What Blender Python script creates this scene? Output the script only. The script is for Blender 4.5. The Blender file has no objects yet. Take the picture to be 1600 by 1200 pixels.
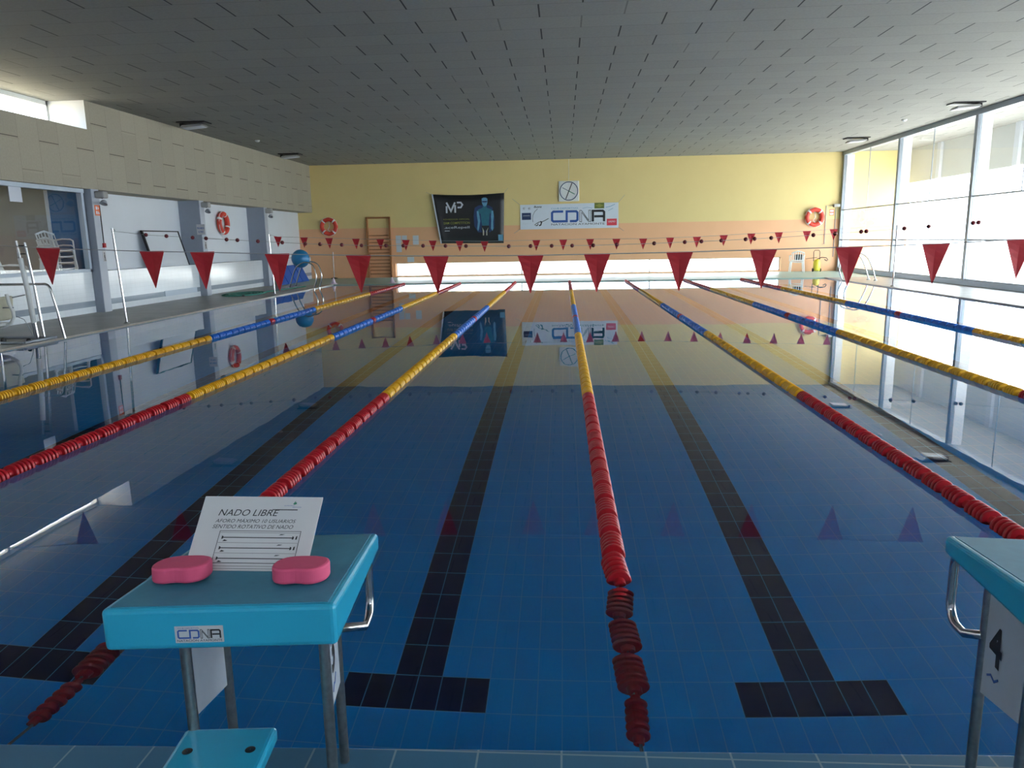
import bpy, math, random
from mathutils import Vector, Matrix
random.seed(7)
SC = bpy.context.scene
COL = SC.collection
PI = math.pi

# ------------------------------------------------------------------ materials
def _nt(name):
    m = bpy.data.materials.new(name); m.use_nodes = True
    nt = m.node_tree; nt.nodes.clear()
    out = nt.nodes.new('ShaderNodeOutputMaterial')
    return m, nt, out

class G:
    """tiny expression builder over shader math nodes"""
    def __init__(s, nt): s.nt = nt
    def m(s, op, a, b=0.0, c=None):
        n = s.nt.nodes.new('ShaderNodeMath'); n.operation = op
        for i, v in enumerate((a, b) if c is None else (a, b, c)):
            if isinstance(v, (int, float)): n.inputs[i].default_value = v
            else: s.nt.links.new(v, n.inputs[i])
        return n.outputs[0]
    def mix(s, f, a, b):
        n = s.nt.nodes.new('ShaderNodeMix'); n.data_type = 'RGBA'
        if isinstance(f, (int, float)): n.inputs[0].default_value = f
        else: s.nt.links.new(f, n.inputs[0])
        for i, v in ((6, a), (7, b)):
            if isinstance(v, (tuple, list)): n.inputs[i].default_value = (*v[:3], 1)
            else: s.nt.links.new(v, n.inputs[i])
        return n.outputs[2]
    def pos(s):
        g = s.nt.nodes.new('ShaderNodeNewGeometry'); x = s.nt.nodes.new('ShaderNodeSeparateXYZ')
        s.nt.links.new(g.outputs['Position'], x.inputs[0]); return x.outputs[0], x.outputs[1], x.outputs[2]
    def noise(s, scale, detail=3, vec=None, stretch=None):
        n = s.nt.nodes.new('ShaderNodeTexNoise'); n.inputs['Scale'].default_value = scale; n.inputs['Detail'].default_value = detail
        g = s.nt.nodes.new('ShaderNodeNewGeometry')
        if stretch:
            mp = s.nt.nodes.new('ShaderNodeMapping'); mp.inputs['Scale'].default_value = stretch
            s.nt.links.new(g.outputs['Position'], mp.inputs[0]); s.nt.links.new(mp.outputs[0], n.inputs['Vector'])
        else: s.nt.links.new(g.outputs['Position'], n.inputs['Vector'])
        return n.outputs['Fac']
    def band(s, v, lo, hi):
        return s.m('MULTIPLY', s.m('GREATER_THAN', v, lo), s.m('LESS_THAN', v, hi))
    def grid(s, v, period, off, w):
        """1 on the joint lines of the given period"""
        q = s.m('FRACT', s.m('DIVIDE', s.m('ADD', v, -off + w / 2 + 1000 * period), period))
        return s.m('LESS_THAN', q, w / period)
    def bsdf(s, out, color, rough=0.5, metal=0.0, spec=0.5, bump=None, bstr=0.2, bdist=0.01, coat=0):
        b = s.nt.nodes.new('ShaderNodeBsdfPrincipled')
        for k, v in (('Base Color', color), ('Roughness', rough), ('Metallic', metal)):
            if isinstance(v, (tuple, list)): b.inputs[k].default_value = (*v[:3], 1)
            elif isinstance(v, (int, float)): b.inputs[k].default_value = v
            else: s.nt.links.new(v, b.inputs[k])
        b.inputs['Specular IOR Level'].default_value = spec
        b.inputs['Coat Weight'].default_value = coat
        if bump is not None:
            n = s.nt.nodes.new('ShaderNodeBump'); n.inputs['Strength'].default_value = bstr; n.inputs['Distance'].default_value = bdist
            s.nt.links.new(bump, n.inputs['Height']); s.nt.links.new(n.outputs[0], b.inputs['Normal'])
        s.nt.links.new(b.outputs[0], out.inputs[0]); return b

def M(name, col, rough=0.5, metal=0.0, spec=0.5, var=0.06, nscale=6.0, coat=0):
    m, nt, out = _nt(name); g = G(nt)
    n = g.noise(nscale)
    c2 = tuple(max(0, c * (1 - var * 2)) for c in col)
    g.bsdf(out, g.mix(n, col, c2), rough, metal, spec, coat=coat)
    return m

def mat_two_tone():
    m, nt, out = _nt('painted_wall'); g = G(nt); x, y, z = g.pos()
    n = g.noise(1.3, 4)
    f = g.m('GREATER_THAN', z, 2.11)
    up = g.mix(n, (0.80, 0.64, 0.29), (0.75, 0.59, 0.26)); lo = g.mix(n, (0.86, 0.48, 0.27), (0.81, 0.44, 0.24))
    g.bsdf(out, g.mix(f, lo, up), 0.55)
    return m

def mat_board(name, axis, col, jcol, length, width, jw):
    """staggered fibre boards. axis: ('x','y') long side along first, rows along second"""
    m, nt, out = _nt(name); g = G(nt); p = dict(zip('xyz', g.pos()))
    u, v = p[axis[0]], p[axis[1]]
    row = g.m('FLOOR', g.m('DIVIDE', g.m('ADD', v, 100 * width), width))
    odd = g.m('MODULO', row, 2.0)
    uo = g.m('ADD', u, g.m('MULTIPLY', odd, length / 2))
    ju = g.grid(uo, length, 0.05, jw); jv = g.grid(v, width, 0.0, jw * 0.35)
    idu = g.m('FLOOR', g.m('DIVIDE', g.m('ADD', uo, 100 * length), length))
    wn = nt.nodes.new('ShaderNodeTexWhiteNoise'); wn.noise_dimensions = '2D'
    cx = nt.nodes.new('ShaderNodeCombineXYZ'); nt.links.new(idu, cx.inputs[0]); nt.links.new(row, cx.inputs[1]); nt.links.new(cx.outputs[0], wn.inputs['Vector'])
    fine = g.noise(26, 4); fine2 = g.noise(3, 3)
    f = g.m('ADD', g.m('MULTIPLY', wn.outputs['Value'], 0.22), g.m('MULTIPLY', fine, 0.72))
    c = g.mix(f, col, tuple(k * 0.72 for k in col))
    c = g.mix(g.m('MULTIPLY', jv, 0.55), c, jcol)
    has = g.m('GREATER_THAN', wn.outputs['Value'], 0.25)
    c = g.mix(g.m('MULTIPLY', ju, g.m('ADD', 0.45, g.m('MULTIPLY', has, 0.5))), c, jcol)
    g.bsdf(out, c, 0.9, spec=0.2, bump=fine, bstr=0.35, bdist=0.006)
    return m

def mat_wall_tile():
    m, nt, out = _nt('white_wall_tile'); g = G(nt); x, y, z = g.pos()
    j = g.m('MAXIMUM', g.grid(z, 0.1, 0.0, 0.005), g.grid(y, 0.2, 0.0, 0.005))
    n = g.noise(2.2, 3)
    c = g.mix(n, (0.80, 0.84, 0.88), (0.70, 0.75, 0.80))
    c = g.mix(g.band(z, 0.17, 0.30), c, (0.27, 0.32, 0.38))
    c = g.mix(g.m('MULTIPLY', j, 0.35), c, (0.45, 0.48, 0.52))
    g.bsdf(out, c, 0.16)
    return m

def mat_pool_tile():
    m, nt, out = _nt('pool_tile'); g = G(nt); x, y, z = g.pos()
    # lane markings: centre stripe two tiles wide, cross bar six tiles wide
    q = g.m('SUBTRACT', g.m('MULTIPLY', g.m('FRACT', g.m('DIVIDE', g.m('ADD', x, 100.0), 2.0)), 2.0), 1.0)
    d = g.m('ABSOLUTE', q)
    inx = g.m('LESS_THAN', g.m('ABSOLUTE', x), 8.0)
    stripe = g.m('MULTIPLY', g.m('LESS_THAN', d, 0.125), g.band(y, 1.35, 23.4))
    bars = g.m('ADD', g.band(y, 1.35, 1.594), g.band(y, 23.16, 23.4))
    bar = g.m('MULTIPLY', g.m('LESS_THAN', d, 0.375), bars)
    dark = g.m('MULTIPLY', g.m('MULTIPLY', g.m('MAXIMUM', stripe, bar), inx), g.m('LESS_THAN', z, -1.4))
    jx = g.grid(x, 0.125, 0.0, 0.0055); jy = g.grid(y, 0.244, 1.35, 0.007)
    n = g.noise(1.1, 3); n2 = g.noise(9, 2, stretch=(8, 4.1, 1))
    c = g.mix(n, (0.012, 0.40, 0.95), (0.010, 0.33, 0.88))
    c = g.mix(g.m('MULTIPLY', n2, 0.35), c, (0.05, 0.46, 0.92))
    c = g.mix(dark, c, (0.012, 0.012, 0.06))
    c = g.mix(g.m('MULTIPLY', g.m('MAXIMUM', jx, jy), 0.55), c, (0.20, 0.58, 0.95))
    g.bsdf(out, c, 0.5, spec=0.2)
    return m

def mat_deck():
    m, nt, out = _nt('deck_tile'); g = G(nt); x, y, z = g.pos()
    j = g.m('MAXIMUM', g.grid(x, 0.245, 0.0, 0.006), g.grid(y, 0.245, 0.02, 0.006))
    n = g.noise(1.6, 4)
    c = g.mix(n, (0.34, 0.33, 0.30), (0.24, 0.235, 0.22))
    c = g.mix(g.band(y, 24.9, 40), c, (0.30, 0.46, 0.42))
    c = g.mix(g.m('LESS_THAN', y, 0.4), c, (0.05, 0.16, 0.27))
    c = g.mix(g.m('MULTIPLY', j, 0.5), c, (0.45, 0.5, 0.5))
    r = g.m('ADD', 0.30, g.m('MULTIPLY', n, 0.2))
    g.bsdf(out, c, r)
    return m

def mat_water():
    m, nt, out = _nt('pool_water'); g = G(nt)
    b = nt.nodes.new('ShaderNodeBump'); b.inputs['Strength'].default_value = 0.05; b.inputs['Distance'].default_value = 0.01
    nt.links.new(g.noise(1.6, 2), b.inputs['Height'])
    fr = nt.nodes.new('ShaderNodeFresnel'); fr.inputs['IOR'].default_value = 1.333
    rf = nt.nodes.new('ShaderNodeBsdfRefraction'); rf.inputs['IOR'].default_value = 1.333; rf.inputs['Roughness'].default_value = 0.0
    rf.inputs['Color'].default_value = (0.86, 1.0, 1.0, 1)
    gl = nt.nodes.new('ShaderNodeBsdfGlossy'); gl.inputs['Roughness'].default_value = 0.0; gl.inputs['Color'].default_value = (1, 1, 1, 1)
    mx = nt.nodes.new('ShaderNodeMixShader')
    for n_ in (fr, rf, gl): nt.links.new(b.outputs[0], n_.inputs['Normal'])
    nt.links.new(fr.outputs[0], mx.inputs[0]); nt.links.new(rf.outputs[0], mx.inputs[1]); nt.links.new(gl.outputs[0], mx.inputs[2])
    nt.links.new(mx.outputs[0], out.inputs[0])
    return m

def mat_glass(tint=(0.95, 0.98, 1.0)):
    m, nt, out = _nt('window_glass')
    g = G(nt); ge = nt.nodes.new('ShaderNodeNewGeometry'); dt = nt.nodes.new('ShaderNodeVectorMath'); dt.operation = 'DOT_PRODUCT'
    nt.links.new(ge.outputs['Incoming'], dt.inputs[0]); nt.links.new(ge.outputs['Normal'], dt.inputs[1])
    c = g.m('SUBTRACT', 1.0, g.m('ABSOLUTE', dt.outputs['Value']))
    fz = g.m('ADD', 0.04, g.m('MULTIPLY', 0.96, g.m('POWER', c, 5.0)))
    tr = nt.nodes.new('ShaderNodeBsdfTransparent'); tr.inputs['Color'].default_value = (*tint, 1)
    gl = nt.nodes.new('ShaderNodeBsdfGlossy'); gl.inputs['Roughness'].default_value = 0.0
    mx = nt.nodes.new('ShaderNodeMixShader')
    nt.links.new(fz, mx.inputs[0]); nt.links.new(tr.outputs[0], mx.inputs[1]); nt.links.new(gl.outputs[0], mx.inputs[2])
    nt.links.new(mx.outputs[0], out.inputs[0])
    return m

m_wall = mat_two_tone()
m_ceil = mat_board('ceiling_board', ('x', 'y'), (0.36, 0.355, 0.325), (0.05, 0.05, 0.05), 1.24, 0.62, 0.024)
m_fascia = mat_board('fascia_board', ('z', 'y'), (0.43, 0.395, 0.32), (0.10, 0.08, 0.07), 1.2, 0.6, 0.016)
m_tile = mat_wall_tile(); m_pool = mat_pool_tile(); m_deck = mat_deck(); m_water = mat_water(); m_glass = mat_glass()
m_white = M('white_paint', (0.78, 0.80, 0.84), 0.5, var=0.03)
m_upper = M('pale_wall_paint', (0.72, 0.76, 0.82), 0.55, var=0.04, nscale=1.5)
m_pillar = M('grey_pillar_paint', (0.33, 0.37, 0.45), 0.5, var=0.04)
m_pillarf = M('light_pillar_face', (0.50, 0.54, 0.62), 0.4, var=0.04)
m_frame = M('grey_aluminium', (0.34, 0.38, 0.43), 0.4, 0.2, var=0.03)
m_lframe = M('pale_window_frame', (0.52, 0.60, 0.70), 0.4, var=0.03)
m_steel = M('stainless_steel', (0.62, 0.62, 0.63), 0.14, 1.0, var=0.10, nscale=40)
m_brush = M('worn_steel', (0.50, 0.48, 0.46), 0.30, 1.0, var=0.25, nscale=60)
m_block = M('block_blue_gelcoat', (0.025, 0.40, 0.62), 0.28, var=0.06, nscale=5, coat=0.3)
m_blocktop = M('block_non_slip_shaded', (0.06, 0.27, 0.40), 0.6, var=0.12, nscale=30)  # non-slip finish; its darker blue also holds the shade on the top
m_plate = M('dull_plate', (0.46, 0.50, 0.56), 0.5, var=0.08, nscale=12)
m_foam = M('pink_foam', (0.72, 0.09, 0.20), 0.75, var=0.06, nscale=40)
m_card = M('white_card', (0.60, 0.60, 0.62), 0.6, var=0.02)
m_ink = M('black_ink', (0.015, 0.015, 0.02), 0.5, var=0)
m_inkb = M('blue_ink', (0.03, 0.10, 0.38), 0.5, var=0)
m_inkg = M('green_ink', (0.02, 0.22, 0.12), 0.5, var=0)
m_flag = M('red_pennant_cloth', (0.52, 0.010, 0.022), 0.6, var=0.08, nscale=15)
m_fred = M('red_float_plastic', (0.46, 0.009, 0.020), 0.38, var=0.08, nscale=30)
m_fyel = M('yellow_float_plastic', (0.82, 0.44, 0.015), 0.38, var=0.08, nscale=30)
m_fblu = M('blue_float_plastic', (0.02, 0.16, 0.62), 0.35, var=0.08, nscale=30)
m_bead = M('dark_red_bead', (0.16, 0.012, 0.02), 0.35, var=0.05)
m_cable = M('steel_cable', (0.30, 0.30, 0.32), 0.4, 0.8, var=0.05)
m_string = M('grey_string', (0.35, 0.36, 0.38), 0.7, var=0)
m_ring = M('orange_red_ring', (0.70, 0.055, 0.03), 0.45, var=0.06)
m_ringw = M('white_ring_band', (0.80, 0.80, 0.80), 0.5, var=0.03)
m_wood = M('varnished_wood', (0.46, 0.19, 0.07), 0.4, var=0.15, nscale=8)
m_black = M('black_plastic', (0.015, 0.015, 0.018), 0.4, var=0)
m_bannerk = M('black_banner', (0.018, 0.018, 0.022), 0.45, var=0)
m_bannerw = M('white_banner', (0.70, 0.76, 0.86), 0.5, var=0.02)
m_silver = M('silver_print', (0.62, 0.66, 0.74), 0.5, var=0)
m_olive = M('olive_print', (0.30, 0.32, 0.06), 0.5, var=0)
m_teal = M('teal_print', (0.03, 0.20, 0.28), 0.5, var=0.2, nscale=8)
m_cyan = M('pale_blue_print', (0.16, 0.40, 0.62), 0.5, var=0.15, nscale=8)
m_dblue = M('dark_blue_print', (0.02, 0.05, 0.16), 0.5, var=0.1)
m_cream = M('cream_print', (0.60, 0.58, 0.46), 0.5, var=0)
m_redp = M('red_print', (0.72, 0.05, 0.08), 0.5, var=0)
m_green = M('olive_green_print', (0.16, 0.20, 0.04), 0.5, var=0)
m_plastic = M('white_plastic', (0.78, 0.80, 0.80), 0.35, var=0.03)
m_yplast = M('yellow_plastic', (0.80, 0.66, 0.06), 0.35, var=0.05)
m_ball = M('blue_ball_rubber', (0.02, 0.22, 0.48), 0.35, var=0.05)
m_mat = M('blue_mat', (0.02, 0.11, 0.48), 0.6, var=0.08)
m_netg = M('green_hose', (0.06, 0.28, 0.22), 0.6, var=0.1)
m_orange = M('orange_sign', (0.80, 0.18, 0.06), 0.5, var=0)
m_room = M('room_wall_paint', (0.34, 0.33, 0.31), 0.7, var=0.06, nscale=1.5)
m_roomb = M('room_blue_paint', (0.015, 0.13, 0.32), 0.6, var=0.05)
m_desk = M('brown_table_wood', (0.20, 0.12, 0.09), 0.5, var=0.1)
m_speaker = M('grey_speaker_body', (0.40, 0.40, 0.40), 0.5, var=0.05)
m_kerb = M('blue_kerb', (0.45, 0.54, 0.68), 0.35, var=0.05)
m_paper = M('paper_sheet', (0.62, 0.66, 0.74), 0.7, var=0.04, nscale=30)
m_ext = M('exterior_render', (0.62, 0.62, 0.60), 0.8, var=0.05, nscale=1)
m_extg = M('exterior_grey_cladding', (0.72, 0.72, 0.68), 0.8, var=0.05, nscale=1)
m_ground = M('exterior_paving', (0.72, 0.71, 0.68), 0.9, var=0.08, nscale=2)
m_bounce_roof = M('cream_bounce_roof', (0.80, 0.66, 0.45), 0.8, var=0.05, nscale=1)
m_pink = M('pale_pink_plastic', (0.75, 0.60, 0.72), 0.5, var=0.03)

# ------------------------------------------------------------------ mesh helper
class MB:
    def __init__(s): s.v = []; s.f = []; s.sm = []
    def add(s, vs, fs, smooth=False):
        o = len(s.v); s.v += [Vector(p) for p in vs]; s.f += [tuple(i + o for i in f) for f in fs]; s.sm += [smooth] * len(fs); return s
    def box(s, x0, x1, y0, y1, z0, z1):
        vs = [(x, y, z) for x in (x0, x1) for y in (y0, y1) for z in (z0, z1)]
        return s.add(vs, [(0, 1, 3, 2), (4, 6, 7, 5), (0, 4, 5, 1), (2, 3, 7, 6), (0, 2, 6, 4), (1, 5, 7, 3)])
    def hexa(s, b, t):
        """b, t: four bottom and four top points, counter clockwise from above"""
        return s.add(list(b) + list(t), [(3, 2, 1, 0), (4, 5, 6, 7), (0, 1, 5, 4), (1, 2, 6, 5), (2, 3, 7, 6), (3, 0, 4, 7)])
    def tube(s, pts, r, n=10, cap=True, closed=False, rr=None):
        pts = [Vector(p) for p in pts]; N = len(pts); rings = []; up = None
        for i, p in enumerate(pts):
            if closed: t = (pts[(i + 1) % N] - pts[i - 1])
            else: t = pts[min(i + 1, N - 1)] - pts[max(i - 1, 0)]
            t.normalize()
            if up is None: up = t.orthogonal().normalized()
            up = (up - t * up.dot(t)).normalized(); w = t.cross(up)
            R_ = rr[i] if rr else r
            rings.append([p + (up * math.cos(2 * PI * k / n) + w * math.sin(2 * PI * k / n)) * R_ for k in range(n)])
        vs = [q for rg in rings for q in rg]; fs = []
        for i in range(N if closed else N - 1):
            j = (i + 1) % N
            for k in range(n): fs.append((i * n + k, i * n + (k + 1) % n, j * n + (k + 1) % n, j * n + k))
        s.add(vs, fs, True)
        if cap and not closed:
            s.add(rings[0], [tuple(range(n))[::-1]]); s.add(rings[-1], [tuple(range(n))])
        return s
    def cyl(s, a, b, r, n=16, r2=None): return s.tube([a, b], r, n, rr=[r, r if r2 is None else r2])
    def lathe(s, prof, n=24, axis='z', c=(0, 0, 0)):
        vs = []; fs = []; P = len(prof)
        for k in range(n):
            a = 2 * PI * k / n
            for (r, h) in prof:
                x, y, z = r * math.cos(a), r * math.sin(a), h
                if axis == 'y': x, y, z = x, z, y
                if axis == 'x': x, y, z = z, x, y
                vs.append((x + c[0], y + c[1], z + c[2]))
        for k in range(n):
            for i in range(P - 1):
                fs.append((k * P + i, ((k + 1) % n) * P + i, ((k + 1) % n) * P + i + 1, k * P + i + 1))
        return s.add(vs, fs, True)
    def sphere(s, c, r, n=24, m=14):
        return s.lathe([(max(1e-4, r * math.sin(PI * i / m)), -r * math.cos(PI * i / m)) for i in range(m + 1)], n, 'z', c)
    def torus(s, c, R_, r, axis='y', n=40, m=12, a0=0, a1=2 * PI, squash=1):
        full = abs(a1 - a0 - 2 * PI) < 1e-4; vs = []; fs = []; K = n if full else n + 1
        for i in range(K):
            a = a0 + (a1 - a0) * i / n
            for j in range(m):
                b = 2 * PI * j / m; q = R_ + r * math.cos(b); h = r * math.sin(b) * squash
                if axis == 'y': p = (q * math.cos(a), h, q * math.sin(a))
                elif axis == 'x': p = (h, q * math.cos(a), q * math.sin(a))
                else: p = (q * math.cos(a), q * math.sin(a), h)
                vs.append((p[0] + c[0], p[1] + c[1], p[2] + c[2]))
        for i in range(n):
            for j in range(m): fs.append((i * m + j, ((i + 1) % K) * m + j, ((i + 1) % K) * m + (j + 1) % m, i * m + (j + 1) % m))
        return s.add(vs, fs, True)
    def prism(s, poly, o, ux, uy, un, t):
        """flat polygon in the (ux, uy) frame at o, thickness t along un"""
        o, ux, uy, un = Vector(o), Vector(ux), Vector(uy), Vector(un); n = len(poly)
        a = [o + ux * p[0] + uy * p[1] for p in poly]; b = [q + un * t for q in a]
        return s.add(a + b, [tuple(range(n))[::-1], tuple(range(n, 2 * n))] + [(i, (i + 1) % n, n + (i + 1) % n, n + i) for i in range(n)])
    def stroke(s, pts, w, o, ux, uy, un, t, closed=False):
        """flat thick poly-line"""
        P = [Vector((p[0], p[1])) for p in pts]; N = len(P); L = []; R_ = []
        for i in range(N):
            a = P[i - 1] if (i > 0 or closed) else None; b = P[(i + 1) % N] if (i < N - 1 or closed) else None
            d1 = (P[i] - a).normalized() if a is not None else None; d2 = (b - P[i]).normalized() if b is not None else None
            if d1 is None: d1 = d2
            if d2 is None: d2 = d1
            n1 = Vector((-d1.y, d1.x)); n2 = Vector((-d2.y, d2.x)); mm = n1 + n2
            mm = mm.normalized() if mm.length > 1e-6 else n1; k = w / 2 / max(0.4, mm.dot(n1))
            L.append(P[i] + mm * k); R_.append(P[i] - mm * k)
        for i in range(N if closed else N - 1):
            j = (i + 1) % N
            s.prism([tuple(R_[i]), tuple(R_[j]), tuple(L[j]), tuple(L[i])], o, ux, uy, un, t)
        return s
    def xf(s, mat, start=0):
        for i in range(start, len(s.v)): s.v[i] = mat @ s.v[i]
        return s

def world_of(o):
    p = Vector((0, 0, 0))
    while o is not None: p = p + o.location; o = o.parent
    return p
def part(name, mb, mat, parent=None, loc=None, bevel=0, local=False, seg=2):
    """one mesh object; vertices given in world space unless local"""
    me = bpy.data.meshes.new(name)
    base = Vector((0, 0, 0))
    if not local:
        if parent is not None: base = world_of(parent)
        if loc is not None: base = base + (Vector(loc) - base)
    me.from_pydata([tuple(v - base) for v in mb.v], [], mb.f); me.update()
    for p, sm in zip(me.polygons, mb.sm): p.use_smooth = sm
    me.materials.append(mat)
    o = bpy.data.objects.new(name, me); COL.objects.link(o)
    if parent is not None:
        o.parent = parent
        if loc is not None: o.location = Vector(loc) - world_of(parent)
    elif loc is not None: o.location = loc
    if bevel:
        b = o.modifiers.new('bevel', 'BEVEL'); b.width = bevel; b.segments = seg; b.limit_method = 'ANGLE'; b.angle_limit = math.radians(40)
    return o
def tag(o, label, cat, group=None, kind=None):
    o['label'] = label; o['category'] = cat
    if group: o['group'] = group
    if kind: o['kind'] = kind
    return o
def thing(name, label, cat, loc=(0, 0, 0), rz=0, group=None):
    o = bpy.data.objects.new(name, None); COL.objects.link(o); o.location = loc; o.rotation_euler = (0, 0, rz); o.empty_display_size = 0.1
    return tag(o, label, cat, group)
def solo(name, mb, mat, label, cat, loc, group=None, bevel=0):
    return tag(part(name, mb, mat, loc=loc, bevel=bevel), label, cat, group)
def struct(name, mb, mat, label=None, bevel=0, parent=None):
    o = part(name, mb, mat, parent=parent, bevel=bevel)
    if parent is None:
        o['kind'] = 'structure'; o['category'] = name.split('_')[0]; o['label'] = label or name.replace('_', ' ')
    return o
def copy_tree(o, parent=None):
    c = o.copy(); COL.objects.link(c)
    if parent is not None: c.parent = parent
    for ch in [q for q in o.children]: copy_tree(ch, c)
    return c

FONT = None
def text_mb(s, o, ux, uy, un, w, h, t=0.002, shear=0.0, bold=0.0):
    """lettering fitted into a w x h box whose lower left corner is o"""
    cu = bpy.data.curves.new('lettering', 'FONT'); cu.body = s; cu.size = 1.0; cu.shear = shear; cu.offset = bold; cu.resolution_u = 3
    ob = bpy.data.objects.new('lettering', cu); COL.objects.link(ob)
    bpy.context.view_layer.update()
    dg = bpy.context.evaluated_depsgraph_get(); me = bpy.data.meshes.new_from_object(ob.evaluated_get(dg))
    bpy.data.objects.remove(ob); bpy.data.curves.remove(cu)
    xs = [v.co.x for v in me.vertices]; ys = [v.co.y for v in me.vertices]
    x0, x1, y0, y1 = min(xs), max(xs), min(ys), max(ys)
    o, ux, uy, un = Vector(o), Vector(ux), Vector(uy), Vector(un)
    mb = MB()
    vs = [o + ux * ((v.co.x - x0) / (x1 - x0) * w) + uy * ((v.co.y - y0) / (y1 - y0) * h) + un * t for v in me.vertices]
    mb.add(vs, [tuple(p.vertices) for p in me.polygons])
    bpy.data.meshes.remove(me)
    return mb

# ------------------------------------------------------------------ room shell
XL, XR, YF, ZC = -10.85, 10.95, 29.83, 4.72      # left fascia plane, glass wall plane, far wall, ceiling height
PXL, PXR = -8.62, 8.85                            # pool edges
YN = -5.5                                         # near wall
# pool basin
b = MB()
b.box(PXL, PXR, -.3, 25.0, -1.55, -1.45)
b.box(PXL - .1, PXL, -.2, 25.0, -1.55, -0.03); b.box(PXR, PXR + .1, 0.03, 25.0, -1.55, -0.03)
b.hexa([(PXL - .1, -.27, -1.55), (PXR + .1, .2, -1.55), (PXR + .1, .31, -1.55), (PXL - .1, -.16, -1.55)], [(PXL - .1, -.27, -.03), (PXR + .1, .2, -.03), (PXR + .1, .31, -.03), (PXL - .1, -.16, -.03)]); b.box(PXL - .1, PXR + .1, 25.0, 25.1, -1.55, -0.03)
struct('floor', b, m_pool, 'blue tiled pool basin with dark lane stripes')
w = MB(); w.add([(PXL, -0.20, 0), (PXR, 0.28, 0), (PXR, 25.0, 0), (PXL, 25.0, 0)], [(0, 1, 2, 3)])
o = part('pool_water', w, m_water); tag(o, 'still clear blue water filling the swimming pool', 'water', kind='stuff')
d = MB()
d.box(-14.6, PXL, YN, 31, -0.12, 0.03); d.box(PXR, XR + .25, YN, 31, -0.12, 0.03)
d.hexa([(PXL, YN, -.12), (PXR, YN, -.12), (PXR, .29, -.12), (PXL, -.19, -.12)], [(PXL, YN, .012), (PXR, YN, .012), (PXR, .29, .012), (PXL, -.19, .012)]); d.box(PXL, PXR, 25.0, 31, -0.12, 0.03)
struct('floor.001', d, m_deck, 'tiled pool deck around the water', bevel=0.006)
# ceiling, running on over the porch outside the glass
c = MB(); c.box(-11.9, 13.6, YN - .1, YF + .1, ZC, ZC + .15)
struct('ceiling', c, m_ceil, 'grey ceiling of staggered fibre boards')
# far wall with a low strip window
WX0, WX1, WZ0, WZ1 = -7.38, 8.67, 0.075, 0.62
f = MB()
f.box(-11.6, WX0, YF, YF + .25, 0, ZC); f.box(WX1, 13.6, YF, YF + .25, 0, ZC)
f.box(WX0, WX1, YF, YF + .25, WZ1, ZC); f.box(WX0, WX1, YF, YF + .25, -0.1, WZ0)
struct('wall_far', f, m_wall, 'far wall painted yellow above and orange below')
wf = MB()
for x in (WX0, -2.03, 3.32, WX1 - .05): wf.box(x, x + .05, YF + .12, YF + .17, WZ0, WZ1)
wf.box(WX0, WX1, YF + .12, YF + .17, WZ0, WZ0 + .035); wf.box(WX0, WX1, YF + .12, YF + .17, WZ1 - .03, WZ1)
o1 = struct('window_1', wf, m_plastic, 'long low strip window at deck level in the far wall')
g1 = MB(); g1.box(WX0, WX1, YF + .14, YF + .148, WZ0, WZ1); part('pane', g1, m_glass, o1)
# near wall behind the camera
n = MB(); n.box(-11.9, XR + .1, YN - .2, YN, 0, 3.8); n.box(-11.9, XR + .1, YN - .2, YN, 4.5, ZC); n.box(-11.9, -5, YN - .2, YN, 3.8, 4.5); n.box(5, XR + .1, YN - .2, YN, 3.8, 4.5)
struct('wall_near', n, m_upper, 'plain end wall behind the starting blocks')
nw = MB()  # unseen window added to light the blocks and pool floor
for x in (-5, -2.5, 0, 2.5, 4.95): nw.box(x, x + .05, YN - .12, YN - .06, 3.8, 4.5)
nw.box(-5, 5, YN - .12, YN - .06, 3.8, 3.85); nw.box(-5, 5, YN - .12, YN - .06, 4.45, 4.5)
o9 = struct('window_11', nw, m_plastic, 'unseen high window added for light in the end wall behind the starting blocks')
g9 = MB(); g9.box(-5, 5, YN - .095, YN - .087, 3.8, 4.5); part('pane', g9, m_glass, o9)
# left side: tiled wainscot, recessed upper wall, pillars, fascia
PY = (9.9, 14.70, 19.78, 24.58)
l = MB(); l.box(-11.6, -11.05, 14.7, YF, 0, 0.96); l.box(-11.2, -11.05, 5.0, 14.7, 0, 0.96); l.box(-11.6, -11.05, YN, 5.0, 0, 0.96)
struct('wall_left', l, m_tile, 'white tiled lower wall with a grey band', bevel=0.008)
u = MB(); u.box(-11.6, -11.48, 14.98, YF, 0.96, 2.9); u.box(-11.6, -11.48, YN, 5.0, 0.96, 2.9)
struct('wall_left.001', u, m_upper, 'pale recessed upper wall between grey pillars')
fa = MB()
fa.box(-11.9, XL, 14.85, YF, 2.80, ZC); fa.box(-11.9, XL, YN, 14.85, 2.80, 4.10)
struct('wall_left.002', fa, m_fascia, 'beige fibre board fascia above the left wall')
rev = MB(); rev.box(-11.9, -10.852, 14.84, 14.849, 4.10, ZC)
struct('trim_1', rev, m_white, 'pale reveal at the end of the high left window')
hw = MB(); hw.box(-11.78, -11.70, YN, 14.85, 4.10, 4.16); hw.box(-11.78, -11.70, YN, 14.85, 4.62, ZC)
for y in (14.79, 11.8, 8.8, 5.8, 2.8, -.2): hw.box(-11.78, -11.70, y, y + .06, 4.10, ZC)
o2 = struct('window_2', hw, m_plastic, 'high strip window under the ceiling on the left')
g2 = MB(); g2.box(-11.745, -11.737, YN, 14.85, 4.10, ZC); part('pane', g2, m_glass, o2)
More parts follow.
